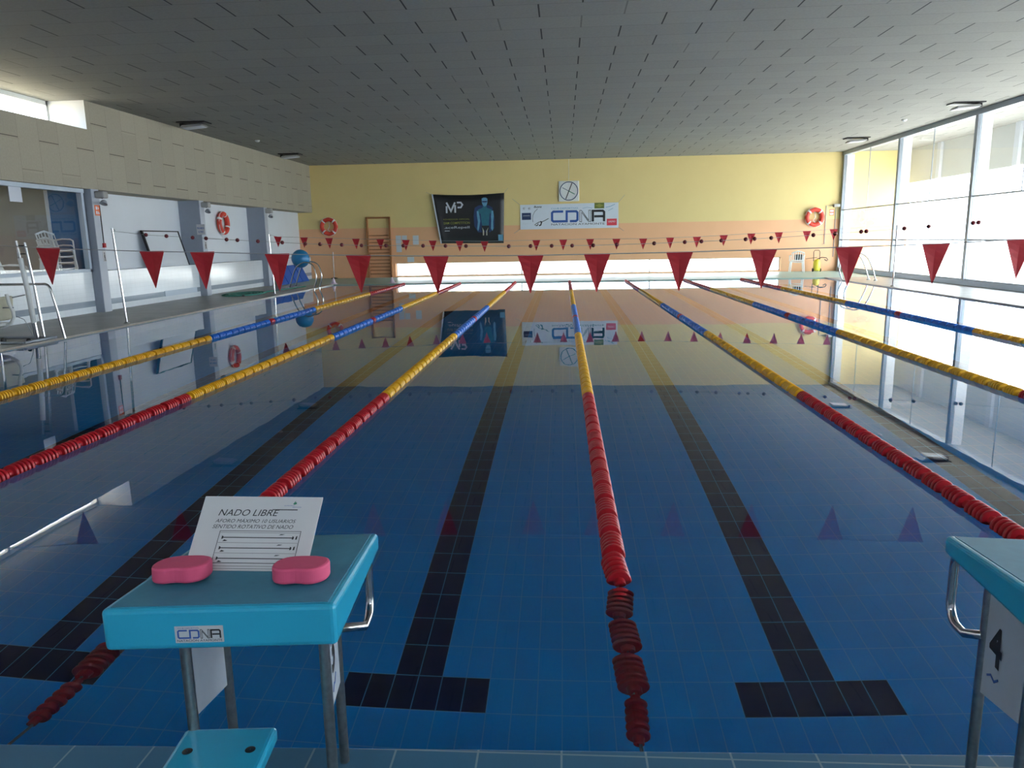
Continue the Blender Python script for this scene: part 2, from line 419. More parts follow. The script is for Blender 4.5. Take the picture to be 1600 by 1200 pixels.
for i, y in enumerate(PY):
    p = MB(); p.box(-11.6, -10.85, y, y + .28, 0.03, 2.80)
    o = struct('trim_%d' % (i + 2), p, m_pillar, 'grey square pillar ' + ('at the near side of the picture, inside the side room window', 'between the side room window and the leaning board', 'between the leaning board and the left life ring', 'on the left nearest the far wall')[i])
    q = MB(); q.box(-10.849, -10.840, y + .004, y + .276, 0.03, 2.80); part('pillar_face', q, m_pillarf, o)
# viewing window into the side room
vf = MB()
Y0, Y1, Z0, Z1 = 5.2, 14.66, 0.96, 2.80
vf.box(-11.12, -11.0, Y0, Y1, Z0, Z0 + .07); vf.box(-11.12, -10.98, Y0, Y1, Z1 - .09, Z1)
vf.box(-11.12, -11.0, Y1 - .08, Y1, Z0, Z1); vf.box(-11.12, -11.0, Y0, Y0 + .08, Z0, Z1)
o3 = struct('window_3', vf, m_lframe, 'large fixed window into the side room', bevel=0.004)
g3 = MB()
for a_, b_ in ((Y0, 9.0), (9.008, 12.35), (12.358, Y1)): g3.box(-11.065, -11.055, a_, b_, Z0, Z1)
part('pane', g3, m_glass, o3)
# side room
r = MB()
r.box(-15.2, -15.0, 4.9, 14.9, 0, 2.9); r.box(-15.0, -11.6, 14.68, 14.9, 0, 2.9); r.box(-15.0, -11.2, 4.9, 5.1, 0, 2.8)
r.box(-15.2, -11.9, 4.9, 14.9, 2.9, 3.0)
struct('wall_side_room', r, m_room, 'beige grey walls of the side room')
rf_ = MB(); rf_.box(-15.0, -11.2, 5.1, 14.68, 0.30, 0.50)
struct('floor.002', rf_, m_room, 'raised floor of the side room')
bd = MB(); bd.box(-11.84, -11.13, 14.655, 14.679, 0.5, 2.79)
struct('door_1', bd, m_roomb, 'dark blue door in the side room')
ww = MB(); ww.box(-11.92, -11.84, 14.64, 14.679, 0.5, 2.79); struct('trim_6', ww, m_upper, 'pale door post in the side room')

# right side: glazed wall on a kerb
k = MB(); k.box(XR - .06, XR + .22, YN, YF, 0.03, 0.17); struct('trim_7', k, m_kerb, 'blue kerb under the glazed wall', bevel=0.01)
k = MB(); k.box(XR - .07, XR + .13, YN, YF, 4.58, ZC); struct('trim_8', k, m_frame, 'grey head beam over the glazed wall')
MY = [29.67, 24.80, 20.05, 15.35, 10.65, 5.95, 1.25, -3.4]
for i in range(len(MY) - 1):
    yb, ya = MY[i], MY[i + 1]
    fr = MB(); fr.box(XR - .05, XR + .05, yb - .14 if i else yb, yb if i else yb + .1, 0.17, 4.58)
    for z in (.17, 1.255, 2.43): fr.box(XR - .02, XR + .03, ya, yb - (.14 if i else 0), z, z + .04)
    o = struct('window_%d' % (i + 4), fr, m_frame, 'full height glazed bay with grey mullion, ' + ('touching the far wall', 'second from the far wall', 'third from the far wall', 'fourth from the far wall', 'fifth from the far wall', 'sixth from the far wall', 'nearest the starting blocks')[i])
    mid = (ya + yb) / 2
    gp = MB(); gp.box(XR - .001, XR + .009, ya, mid - .008, 0.17, 4.58); gp.box(XR - .001, XR + .009, mid + .008, yb - (.14 if i else 0), 0.17, 4.58)
    part('pane', gp, m_glass, o)
    jt = MB(); jt.box(XR - .008, XR + .014, mid - .012, mid + .012, 2.47, 4.58); part('joint', jt, m_frame, o)
    co = MB(); co.box(XR + .06, XR + .34, (yb - .14 if i else yb - .02), (yb if i else yb + .16), 0.0, 4.6); part('outer_column', co, m_white, o)
k = MB(); k.box(XR - .05, XR + .05, YN, -3.4, 0.17, 4.58); struct('wall_right', k, m_upper, 'solid end of the right wall')
# porch outside the glass: hanging screen beyond the overhang, end wall is the far wall carried on
k = MB(); k.box(13.5, 13.62, YN, YF, 3.45, ZC); struct('trim_9', k, m_extg, 'grey screen hanging from the edge of the porch roof')
for i, y in enumerate((27.2, 22.4, 17.6, 12.8)):
    k = MB(); k.box(13.40, 13.5, y, y + .25, 3.45, ZC); struct('trim_%d' % (10 + i), k, m_white, 'pale upright on the hanging porch screen, number %s from the far wall' % ('one', 'two', 'three', 'four')[i])
k = MB(); k.box(XR + .22, 60, -40, 70, -0.25, -0.05); struct('floor.003', k, m_ground, 'pale paving outside the glazed wall')
k = MB(); k.box(-40, -11.95, -20, 40, 3.6, 3.75); struct('trim_14', k, m_bounce_roof, 'unseen cream flat roof added outside the high left window for warm bounce')  # unseen roof added to throw warm sunlight up onto the ceiling
k = MB(); k.box(-60, XR + .22, 31, 70, -0.25, -0.05); struct('floor.004', k, m_ground, 'pale paving beyond the far wall')

# ------------------------------------------------------------------ lane ropes
def float_mesh():
    b = MB(); prof = []
    L = 0.236; n = 5; pitch = 0.0385; t = 0.021; R_ = 0.057; hub = 0.028; x = -L / 2
    prof += [(0.008, x), (hub * .9, x)]
    s0 = -(n - 1) / 2 * pitch
    for i in range(n):
        c0 = s0 + i * pitch
        prof += [(hub, c0 - t / 2), (R_ * .93, c0 - t / 2), (R_, c0 - t / 4), (R_, c0 + t / 4), (R_ * .93, c0 + t / 2), (hub, c0 + t / 2)]
    prof += [(hub * .9, L / 2), (0.008, L / 2)]
    return b.lathe(prof, 18, 'y')
fm = float_mesh()
def fmesh(mat):
    me = bpy.data.meshes.new('float'); me.from_pydata([tuple(v) for v in fm.v], [], fm.f); me.update(); me.materials.append(mat)
    me.shade_smooth(); me.set_sharp_from_angle(angle=math.radians(38))
    return me
FM = {'r': fmesh(m_fred), 'y': fmesh(m_fyel), 'b': fmesh(m_fblu)}
ROPES = [
    (-6.0, -5.98, 'outermost lane rope on the left, nearest the lifeguard chair', 0),
    (-3.97, -3.95, 'second lane rope from the left side of the pool', 0),
    (-1.985, -1.965, 'lane rope passing behind the card on the starting block', .9),
    (0.0, -0.03, 'lane rope running down the middle between the two starting blocks', 1.2),
    (1.995, 1.95, 'lane rope ending behind the starting block numbered 4', .9),
    (3.96, 3.99, 'second lane rope from the glazed right side', 0),
    (6.0, 5.95, 'outermost lane rope on the right, nearest the glass wall', 0)]
for xa, xb, lab, sink in ROPES:
    y0, y1 = 0.16, 24.86
    rope = thing('lane_rope', 'red, yellow and blue ' + lab, 'lane rope', (xa, y0, 0.0), 0, 'lane ropes across the pool')
    def zz(y):
        if not sink or y >= sink + .15: return 0.008
        if y > sink - .25:
            q = (sink + .15 - y) / .4; return 0.008 - 0.068 * q * q * (3 - 2 * q)
        return -0.060 - 0.05 * (sink - .25 - y) / (sink - .25)
    n = 100; st = (y1 - y0) / n
    cb = MB(); cb.tube([(xa + (xb - xa) * y / 25, y, zz(y) if 0.1 < y < 24.9 else -0.08) for y in [0.03, .15, .3, .5, .7, .9, 1.2, 5, 12, 20, 24.85, 24.99]], 0.006, 6)
    part('cable', cb, m_cable, rope)
    for i in range(n):
        y = y0 + st * (i + .5)
        kx = 'r' if (y < 5 or y > 20) else ('b' if 9.8 < y < 15.1 else 'y')
        if abs(y - 12.5) < .13: kx = 'r'
        fo = bpy.data.objects.new('float', FM[kx]); COL.objects.link(fo); fo.parent = rope
        zc = zz(y); fo.location = ((xb - xa) * y / 25, y - y0, zc)
        sl = (zz(y + .1) - zz(y - .1)) / .2
        fo.rotation_euler = (math.atan(sl), random.uniform(0, 6.28), 0)
        fo.scale = (1, st / 0.245, 1)
        if sink and y < .40: fo.scale = (.68, st / .245, .68)

# ------------------------------------------------------------------ pennant and float strings with their poles
def cat_z(pts, x):
    for (xa, za), (xb, zb) in zip(pts, pts[1:]):
        if xa <= x <= xb: return za + (zb - za) * (x - xa) / (xb - xa)
    return pts[0][1] if x < pts[0][0] else pts[-1][1]
def pennants(y, zpts, xs, wd, ht, label):
    t = thing('pennant_string', label, 'pennant string', (0, y, 1.4), 0, 'backstroke pennant strings over the pool')
    b = MB(); b.tube([(x, y, z) for x, z in zpts], 0.0045, 5); part('cord', b, m_string, t)
    for x in xs:
        z = cat_z(zpts, x); a = random.uniform(-.03, .03); sl = (cat_z(zpts, x + .1) - cat_z(zpts, x - .1)) / .2
        tw = random.uniform(-.25, .25)
        b = MB(); nn = 6; vs = []; fs = []
        for i in range(nn + 1):
            f_ = i / nn; hw_ = wd / 2 * (1 - f_) + .003; bul = 0.012 * math.sin(PI * f_)
            for sx in (-1, 0, 1):
                dy = bul * (1 - abs(sx)) + .02 * tw * sx * f_
                for th in (-.0012, .0012): vs.append((x + sx * hw_ + a * f_ * ht, y + dy + th, z - f_ * ht + sl * sx * hw_))
        for i in range(nn):
            o_ = i * 6; q = (i + 1) * 6
            for s_ in (0, 2):
                fs += [(o_ + s_, o_ + s_ + 2, q + s_ + 2, q + s_), (o_ + s_ + 1, q + s_ + 1, q + s_ + 3, o_ + s_ + 3)]
            fs += [(o_, q, q + 1, o_ + 1), (o_ + 4, o_ + 5, q + 5, q + 4)]
        fs += [(0, 1, 3, 2), (2, 3, 5, 4)]
        b.add(vs, fs); b.box(x - wd / 2, x + wd / 2, y - .003, y + .003, z - .012, z + .004)
        part('pennant', b, m_flag, t)
    return t
near_z = [(-8.95, 1.78), (-5.14, 1.497), (-4.12, 1.449), (-3.63, 1.435), (-2.91, 1.405), (-2.14, 1.38), (-1.41, 1.362), (-.54, 1.353), (.07, 1.355), (.81, 1.359), (1.55, 1.369), (2.3, 1.379), (3.04, 1.393), (3.75, 1.419), (9.0, 1.75)]
pennants(5.0, near_z, [-5.143, -4.122, -3.629, -2.908, -2.136, -1.409, -.535, .071, .812, 1.553, 2.298, 3.041, 3.75], .232, .345,
         'nearer string of large red triangular pennants hanging across the pool')
far_z = [(-8.95, 1.80), (-8.65, 1.721), (-7.11, 1.656), (-5.59, 1.592), (-4.04, 1.527), (-2.52, 1.48), (-1.02, 1.487), (.52, 1.49), (2.04, 1.475), (3.55, 1.497), (5.06, 1.56), (6.6, 1.60), (7.33, 1.64), (9.07, 1.70)]
pennants(20.0, far_z, [-8.65, -7.861, -7.113, -6.311, -5.589, -4.832, -4.04, -3.253, -2.524, -1.019, -.245, .525, 1.273, 2.036, 2.794, 3.549, 4.299, 5.062, 5.822, 6.596, 7.328], .222, .30,
         'farther string of small red triangular pennants near the far end')
bz = [(-8.86, 1.80), (-8.25, 1.723), (-7.06, 1.635), (-6.05, 1.563), (-5.13, 1.50), (-4.04, 1.45), (-2.87, 1.423), (-1.25, 1.385), (.31, 1.373), (1.43, 1.39), (2.64, 1.42), (3.54, 1.45), (4.67, 1.506), (5.87, 1.574), (7.1, 1.651), (9.0, 1.80)]
t = thing('float_cord', 'thin cord with small dark red beads strung between side poles', 'float cord', (0, 12.2, 1.4))
b = MB(); b.tube([(x, 12.2, z) for x, z in bz], .004, 5); part('cord', b, m_string, t)
for x in (-8.248, -7.843, -7.326, -7.063, -6.66, -6.448, -6.049, -5.576, -5.13, -4.844, -4.425, -4.045, -3.578, -3.248, -2.871, -2.446, -2.059, -1.254, -.848, -.455, -.075, .315, .75, 1.429, 1.986, 2.287, 2.644, 3.08, 3.24, 3.536, 4.283, 4.666, 5.12, 5.21, 5.869, 6.288, 7.05, 7.14):
    b = MB(); b.sphere((x, 12.2, cat_z(bz, x)), .037, 12, 8); part('bead', b, m_bead, t)
def pole(x, y, h, label, lean=0.0):
    t = thing('pennant_pole', label, 'pole', (x, y, .03), 0, 'steel poles holding the overhead cords')
    b = MB(); b.cyl((x, y, .03), (x + lean, y, h), .022, 14); part('shaft', b, m_steel, t)
    b = MB(); b.lathe([(.001, .03), (.06, .03), (.06, .045), (.026, .06), (.001, .06)], 16, 'z', (x, y, 0)); part('base_flange', b, m_steel, t)
    b = MB(); s = 1 if x < 0 else -1
    b.torus((x + lean + s * .035, y, h - .04), .018, .004, 'y', 14, 6); b.cyl((x + lean, y, h - .04), (x + lean + s * .018, y, h - .04), .008, 8); part('cord_eye', b, m_steel, t)
pole(-8.80, 12.15, 1.86, 'slim steel pole on the left pool edge between lifeguard chair and whiteboard', -.08)
pole(-8.83, 19.9, 1.80, 'slim steel pole on the left pool edge nearest the blue ball', -.05)
pole(9.00, 19.9, 1.72, 'slim steel pole standing at the pool edge before the glass wall')
pole(9.05, 12.2, 1.85, 'slim steel pole at the right end of the beaded cord')
pole(-9.0, 5.0, 1.80, 'slim steel pole at the left end of the nearer pennant string')
pole(9.05, 5.0, 1.78, 'slim steel pole at the right end of the nearer pennant string')

# ------------------------------------------------------------------ logo strokes
def cdna(o, ux, uy, un, w, h, blue, black, parent, t=.003, sub=None):
    """CDNA logotype fitted into w x h"""
    def S(pts): return [(p[0] * w, p[1] * h) for p in pts]
    lw = h * .20
    b = MB()
    b.stroke(S([(.22, .93), (.035, .93), (.01, .82), (.01, .18), (.035, .07), (.285, .07), (.285, .93), (.46, .93), (.487, .82), (.487, .18), (.46, .07), (.345, .07)]), lw, o, ux, uy, un, t)
    part('letters_blue', b, blue, parent)
    b = MB(); b.stroke(S([(.53, 0), (.53, 1), (.56, 1), (.70, .12), (.70, 1), (.735, 1), (.735, 0), (.695, 0), (.565, .82), (.565, 0)]), lw * .22, o, ux, uy, un, t, closed=True)
    b.stroke(S([(.775, 0), (.775, .93), (.96, .93), (.985, .82), (.985, 0)]), lw, o, ux, uy, un, t)
    b.stroke(S([(.80, .45), (.97, .45)]), lw, o, ux, uy, un, t)
    part('letters_black', b, black, parent)

EX, EY, EZ = Vector((1, 0, 0)), Vector((0, 1, 0)), Vector((0, 0, 1))

# ------------------------------------------------------------------ starting blocks
def starting_block(cx, cy, rz, number, label):
    t = thing('starting_block', label, 'starting block', (cx, cy, .012), rz, 'starting blocks')
    rot = Matrix.Rotation(rz, 4, 'Z'); base = Vector((cx, cy, .012))
    def P(name, b, mat, par=t, **k):
        o = part(name, b, mat, par, local=True, **k); return o
    HY = .285; zn, zf = .722, .652
    b = MB(); b.hexa([(-.25, -HY, zn - .098), (.25, -HY, zn - .098), (.25, HY, zf - .052), (-.25, HY, zf - .052)],
                     [(-.25, -HY, zn), (.25, -HY, zn), (.25, HY, zf), (-.25, HY, zf)])
    plat = P('platform', b, m_block, bevel=.012, seg=3)
    b = MB(); e = .018; zt = lambda y: zn + (zf - zn) * (y + HY) / (2 * HY)
    b.hexa([(-.25 + e, -HY + .012, zt(-HY + .012) - .004), (.25 - e, -HY + .012, zt(-HY + .012) - .004), (.25 - e, HY - e, zt(HY - e) - .004), (-.25 + e, HY - e, zt(HY - e) - .004)],
           [(-.25 + e, -HY + .012, zt(-HY + .012) + .0015), (.25 - e, -HY + .012, zt(-HY + .012) + .0015), (.25 - e, HY - e, zt(HY - e) + .0015), (-.25 + e, HY - e, zt(HY - e) + .0015)])
    P('shaded_non_slip_top', b, m_blocktop, plat)
    for sx in (-1, 1):
        for y, zt_ in ((-.075, .63), (.165, .61)):
            xl = sx * .175 if sx < 0 or number != '3' else (.165 if y < 0 else .138)
            b = MB(); b.cyl((xl, y, 0), (xl, y, zt_), .0135, 16)
            P('leg', b, m_brush)
        b = MB(); x = sx * (.174 if sx < 0 or number != '3' else .135)
        un_ = EX * sx; uxp = EY; op = Vector((x, 0, 0))
        if sx > 0 and number == '3': uxp = Vector((-.115, 1, 0)).normalized(); un_ = Vector((1, .115, 0)).normalized(); op = Vector((.157, 0, 0))
        pl = [(-.062, .31), (.152, .262), (.152, .60), (-.062, .62)]
        b.prism(pl, op, uxp, EZ, un_, .004)
        plate = P('number_plate', b, m_plate)
        ux = uxp if sx > 0 else -EY; oo = op + un_ * .0045 + uxp * (.0 if sx > 0 else .125) + EZ * .375
        P('number', text_mb(number, oo, ux, EZ + ux * -.05, un_, .068, .110, .001, bold=.03), m_ink, plate)
        b = MB(); b.stroke([(0, 0), (.02, .012), (.04, .004), (.06, .02)], .006, oo + Vector((0, 0, -.045)), ux, EZ, un_, .001); P('small_print', b, m_inkb, plate)
        xh = sx * .212
        path = [(xh, .16, .615)] + [(xh, .24 + .06 * math.sin(a), .555 + .06 * math.cos(a)) for a in [i * PI / 12 for i in range(0, 7)]]
        path += [(xh, .30, .47)] + [(xh, .25 + .05 * math.cos(a), .45 - .05 * math.sin(a)) for a in [i * PI / 12 for i in range(0, 7)]] + [(xh, .20, .405), (sx * (.15 if sx > 0 and number == '3' else .18), .165, .42)]
        b = MB(); b.tube(path, .0125, 14); P('grab_handle', b, m_steel)
    # rear step on two struts
    b = MB(); b.box(-.195, .035, -.50, -.075, .25, .29)
    if number == '4': b.xf(Matrix.Translation((.14, 0, 0)))
    st = P('step', b, m_block, bevel=.012, seg=3); so_ = .14 if number == '4' else 0
    for xx in (-.155, -.005):
        b = MB(); b.lathe([(.001, .2915), (.011, .2915), (.0125, .2905)], 14, 'z', (xx + so_, -.165, 0)); P('bolt_hole', b, m_black, st)
    for xx in (-.175 + so_, -.02 + so_):
        b = MB(); b.tube([(xx, -.035, .17), (xx, -.3, .20), (xx, -.46, .225)], .011, 10); P('step_bracket', b, m_brush)
    for xx in (-.175 + so_, -.02 + so_):
        b = MB(); b.tube([(xx, -.46, .23), (xx, -.46, 0)], .011, 10); P('step_leg', b, m_brush)
    return t, plat
B3, plat3 = starting_block(-.997, -.212, math.radians(5), '3', 'light blue starting block in front, with a white card and pink foam on top')
# sticker on the rear face
ox = Vector((-.093, -.2862, .645))
b = MB(); b.box(-.095, .008, -.2866, -.2850, .642, .680); stk = part('club_sticker', b, m_card, plat3, local=True)
def local_logo():
    o = Vector((-.089, -.2867, .652)); w_, h_ = .092, .020
    before = set(bpy.data.objects)
    class _: pass
    S = lambda pts: [(p[0] * w_, p[1] * h_) for p in pts]
    lw = h_ * .17
    b = MB(); b.stroke(S([(.22, .93), (.035, .93), (.01, .82), (.01, .18), (.035, .07), (.285, .07), (.285, .93), (.46, .93), (.487, .82), (.487, .18), (.46, .07), (.345, .07)]), lw, o, EX, EZ, -EY, .0006)
    part('letters_blue', b, m_inkb, stk, local=True)
    b = MB(); b.stroke(S([(.53, 0), (.53, 1), (.56, 1), (.70, .12), (.70, 1), (.735, 1), (.735, 0), (.695, 0), (.565, .82), (.565, 0)]), lw * .3, o, EX, EZ, -EY, .0006, closed=True)
    b.stroke(S([(.775, 0), (.775, .93), (.96, .93), (.985, .82), (.985, 0)]), lw, o, EX, EZ, -EY, .0006); b.stroke(S([(.80, .45), (.97, .45)]), lw, o, EX, EZ, -EY, .0006)
    part('letters_black', b, m_ink, stk, local=True)
    part('small_lettering', text_mb('NATACION AYAMONTE', (-.091, -.2866, .6445), EX, EZ, -EY, .096, .0052, .0006), m_ink, stk, local=True)
    part('top_lettering', text_mb('CLUB DEPORTIVO', (-.088, -.2866, .6745), EX, EZ, -EY, .045, .003, .0006), m_inkb, stk, local=True)
local_logo()
B4, plat4 = starting_block(1.042, -.195, math.radians(-6), '4', 'light blue starting block at the right edge carrying the number 4')

# card leaning between two pink foam pieces
A = Vector((-1.150, -.295, .722)); Ux = Vector((1, .045, -.02)).normalized(); Up = Vector((.018, .105, .148)).normalized() * .86; Un = Ux.cross(Up).normalized()
W_, H_ = .297, .215
card = thing('notice_card', 'white swimming rules card leaning back on the near starting block', 'notice card', tuple(A))
b = MB(); b.prism([(0, 0), (W_, 0), (W_, H_), (0, H_)], A, Ux, Up, Un, .003); part('sheet', b, m_card, card, bevel=.001)
On = A + Un * .0032
def CP(x, y): return On + Ux * x + Up * y
def ctext(s, x, y, w, h, m, sh=.25, bold=0): part('lettering', text_mb(s, CP(x, y), Ux, Up, Un, w, h, .0006, sh, bold), m, card)
ctext('NADO LIBRE', .046, .157, .150, .019, m_ink)
ctext('AFORO M\u00c1XIMO 10 USUARIOS', .043, .137, .200, .013, m_ink)
ctext('SENTIDO ROTATIVO DE NADO', .040, .120, .200, .011, m_ink)
ctext('ayuntamiento', .205, .186, .026, .004, m_inkb, 0); ctext('ayamonte', .226, .1815, .022, .004, m_inkb, 0)
b = MB(); b.prism([(.226, .193), (.230, .191), (.235, .194), (.2335, .199), (.231, .197), (.231, .203), (.2285, .198)], On, Ux, Up, Un, .0006); part('emblem', b, m_inkg, card)
b = MB()
for i in range(18): b.prism([(.178 + i * .0035, .1745), (.1808 + i * .0035, .1745), (.1808 + i * .0035, .1775), (.178 + i * .0035, .1775)], On, Ux, Up, Un, .0006)
part('dotted_rule', b, m_ink, card)
b = MB(); x0, x1, yt = .062, .262, .113
b.stroke([(x0, 0.004), (x0, yt), (x1, yt), (x1, 0.004)], .0012, On, Ux, Up, Un, .0006)
for y in (.108, .079, .0495, .021): b.stroke([(x0 + .002, y), (x1 - .002, y)], .0007, On, Ux, Up, Un, .0006)
for y in (.022, .013, .006): b.stroke([(x0 + .004, y), (x1 - .02, y)], .0009, On, Ux, Up, Un, .0006)
for y in (.094, .064, .0345):
    b.stroke([(x0 + .010, y), (x1 - .014, y)], .0024, On, Ux, Up, Un, .0006)
    for xx in (x0 + .008, x1 - .018): b.prism([(xx, y - .005), (xx + .004, y - .003), (xx + .004, y + .003), (xx, y + .005)], On, Ux, Up, Un, .0006)
    b.prism([(x0 + .148, y + .0075), (x0 + .157, y + .0085), (x0 + .162, y + .0105), (x0 + .152, y + .0105)], On, Ux, Up, Un, .0006)
    b.prism([(x0 + .012, y - .011), (x0 + .016, y - .006), (x0 + .024, y - .009), (x0 + .020, y - .0105)], On, Ux, Up, Un, .0006)
    b.prism([(x1 - .010, y - .005), (x1 - .006, y - .004), (x1 - .006, y + .006), (x1 - .009, y + .004)], On, Ux, Up, Un, .0006)
part('lane_diagram', b, m_ink, card)

def foam(cx, cy, z0, ang, label):
    """kidney shaped slab with a slot for the card"""
    out = []; L, Wd = .064, .056
    for i in range(72):
        a = 2 * PI * i / 72; x = L * math.copysign(abs(math.cos(a)) ** .75, math.cos(a)); y = Wd * math.copysign(abs(math.sin(a)) ** .8, math.sin(a))
        if y < 0: y += .010 * math.exp(-(x / .02) ** 2)
        out.append((x, y))
    b = MB(); ca, sa = math.cos(ang), math.sin(ang)
    ux = Vector((ca, sa, 0)); uy = Vector((-sa, ca, -.122)).normalized(); un = Vector((0, 0.12, 1)).normalized()
    b.prism(out, (cx, cy, z0), ux, uy, un, .037)
    return solo('foam_block', b, m_foam, label, 'foam', (cx, cy, z0), 'pink foam pieces holding the card', bevel=.006)
foam(-1.132, -.335, .724, .10, 'pink rounded foam block holding the left end of the white card')
foam(-.847, -.330, .724, .03, 'pink rounded foam block holding the right end of the white card')

# ------------------------------------------------------------------ far wall things
YW = YF - .001
def quad(b, pts, y=YW, t=.004):
    b.prism(pts, (0, y, 0), EX, EZ, -EY, t); return b
def rect(x0, x1, z0, z1): return [(x0, z0), (x1, z0), (x1, z1), (x0, z1)]
# black sponsor banner
bn = thing('banner', 'black hanging banner with a swimmer picture and silver letters', 'banner', (-4.1, YW, 2.4))
b = MB(); nn = 16; vs = []; fs = []
for i in range(nn + 1):
    f_ = i / nn; xt = -5.67 + 2.99 * f_; xb_ = -5.36 + 2.62 * f_; zt = 3.43 - .05 * math.sin(PI * f_); zb_ = 1.42 - .03 * f_
    for kx in range(7):
        g_ = kx / 6; yy = YW - .02 - .011 * math.sin(f_ * 9 + g_ * 2) - (.10 * (1 - f_) ** 16)
        vs.append((xt + (xb_ - xt) * g_, yy, zt + (zb_ - zt) * g_))
for i in range(nn):
    for kx in range(6): fs.append((i * 7 + kx, i * 7 + kx + 1, (i + 1) * 7 + kx + 1, (i + 1) * 7 + kx))
b.add(vs, fs, True); o = part('cloth', b, m_bannerk, bn); sd = o.modifiers.new('s', 'SOLIDIFY'); sd.thickness = .004
YB = YW - .052
b = MB(); b.stroke([(-5.67, 3.43), (-5.36, 1.42)], .05, (0, YW - .145, 0), EX, EZ, -EY, .006); part('white_edge', b, m_bannerw, bn)
b = MB()
b.stroke([(-5.10, 2.94), (-5.10, 2.66), ], .07, (0, YB, 0), EX, EZ, -EY, .004)
b.stroke([(-5.10, 3.09), (-4.92, 2.74), (-4.74, 3.09)], .07, (0, YB, 0), EX, EZ, -EY, .004)
b.stroke([(-4.74, 2.98), (-4.74, 2.67)], .07, (0, YB, 0), EX, EZ, -EY, .004)
b.stroke([(-4.66, 3.08), (-4.50, 3.08), (-4.43, 2.99), (-4.50, 2.88), (-4.64, 2.88)], .065, (0, YB, 0), EX, EZ, -EY, .004)
part('logo', b, m_silver, bn)
def wtext(s, x0, x1, z0, z1, mat, par, y=YB, sh=0, bold=0): part('lettering', text_mb(s, (x0, y, z0), EX, EZ, -EY, x1 - x0, z1 - z0, .003, sh, bold), mat, par)
wtext('PROVEEDOR OFICIAL', -5.34, -4.14, 2.37, 2.43, m_olive, bn)
wtext('TEAM COMPETITION', -5.32, -4.14, 2.20, 2.30, m_olive, bn, bold=.01)
wtext('RaceRepell', -5.33, -4.16, 1.99, 2.12, m_silver, bn)
b = MB(); quad(b, rect(-5.32, -5.0, 1.92, 1.94), YB, .003); part('thin_rule', b, m_silver, bn)
# printed swimmer figure
YP = YB
def blob(par, name, pts, mat, dy=0):
    b = MB(); b.prism(pts, (0, YP - dy, 0), EX, EZ, -EY, .003); return part(name, b, mat, par)
blob(bn, 'print_glow', [(-3.98, 2.5), (-3.92, 2.85), (-3.75, 2.95), (-3.35, 2.95), (-3.18, 2.85), (-3.10, 2.4), (-3.12, 2.0), (-3.3, 1.85), (-3.8, 1.85), (-3.95, 2.1)], m_dblue)
blob(bn, 'print_head', [(-3.62, 3.22), (-3.54, 3.26), (-3.43, 3.25), (-3.38, 3.20), (-3.39, 3.03), (-3.43, 2.93), (-3.50, 2.88), (-3.56, 2.92), (-3.61, 3.03)], m_cyan, .003)
blob(bn, 'print_goggles', [(-3.60, 3.12), (-3.40, 3.12), (-3.40, 3.07), (-3.49, 3.06), (-3.60, 3.07)], m_dblue, .006)
blob(bn, 'print_torso', [(-3.57, 2.93), (-3.43, 2.93), (-3.40, 2.84), (-3.22, 2.78), (-3.17, 2.66), (-3.30, 2.60), (-3.33, 2.35), (-3.35, 2.12), (-3.62, 2.12), (-3.66, 2.35), (-3.68, 2.60), (-3.82, 2.66), (-3.78, 2.78), (-3.60, 2.84)], m_teal, .003)
blob(bn, 'print_arm', [(-3.84, 2.72), (-3.77, 2.72), (-3.72, 2.5), (-3.70, 2.3), (-3.76, 1.98), (-3.80, 1.90), (-3.84, 1.98), (-3.80, 2.28), (-3.83, 2.5)], m_cyan, .006)
blob(bn, 'print_arm', [(-3.22, 2.72), (-3.15, 2.72), (-3.13, 2.5), (-3.16, 2.28), (-3.16, 1.98), (-3.20, 1.90), (-3.26, 2.0), (-3.24, 2.3), (-3.25, 2.5)], m_cyan, .006)
blob(bn, 'print_suit', [(-3.64, 2.12), (-3.34, 2.12), (-3.32, 1.95), (-3.40, 1.70), (-3.49, 1.95), (-3.57, 1.70), (-3.66, 1.95)], m_bannerk, .006)
for q in ([(-3.62, 2.05), (-3.55, 1.90), (-3.56, 1.72), (-3.60, 1.72), (-3.60, 1.90)], [(-3.36, 2.05), (-3.42, 1.90), (-3.42, 1.72), (-3.46, 1.72), (-3.46, 1.90)]):
    blob(bn, 'print_leg', q, m_cream, .009)
blob(bn, 'corner_patch', rect(-2.96, -2.76, 1.50, 1.74), m_cyan, 0)
b = MB()
for a_, c_ in (((-5.66, 3.43), (-5.95, 3.52)), ((-2.68, 3.43), (-2.52, 3.62))): b.cyl((a_[0], YW - .03, a_[1]), (c_[0], YW - .014, c_[1]), .005, 6)
part('tie_string', b, m_string, bn)
# white club banner
cb_ = thing('banner', 'long white banner of the swimming club with blue and black letters', 'banner', (0, YW, 2.4))
b = MB(); b.prism([(-2.03, 1.93), (2.03, 1.93), (2.02, 2.95), (-2.03, 2.93)], (0, YW - .015, 0), EX, EZ, -EY, .008); part('cloth', b, m_bannerw, cb_)
YC = YW - .024
cdna((-.73, YC, 2.20), EX, EZ, -EY, 2.20, .46, m_inkb, m_ink, cb_)
wtext('NATACION AYAMONTE', -.74, 1.46, 2.07, 2.15, m_ink, cb_, YC)
wtext('CLUB DEPORTIVO', -.74, .36, 2.72, 2.79, m_cyan, cb_, YC)
b = MB(); quad(b, rect(-1.96, -1.58, 2.32, 2.60), YC, .003); part('black_logo_patch', b, m_dblue, cb_)
wtext('AYAMONTE', -1.91, -1.63, 2.46, 2.51, m_silver, cb_, YC - .003)
b = MB(); quad(b, rect(1.04, 1.44, 2.72, 2.95), YC, .003); lp = part('green_logo_patch', b, m_green, cb_)
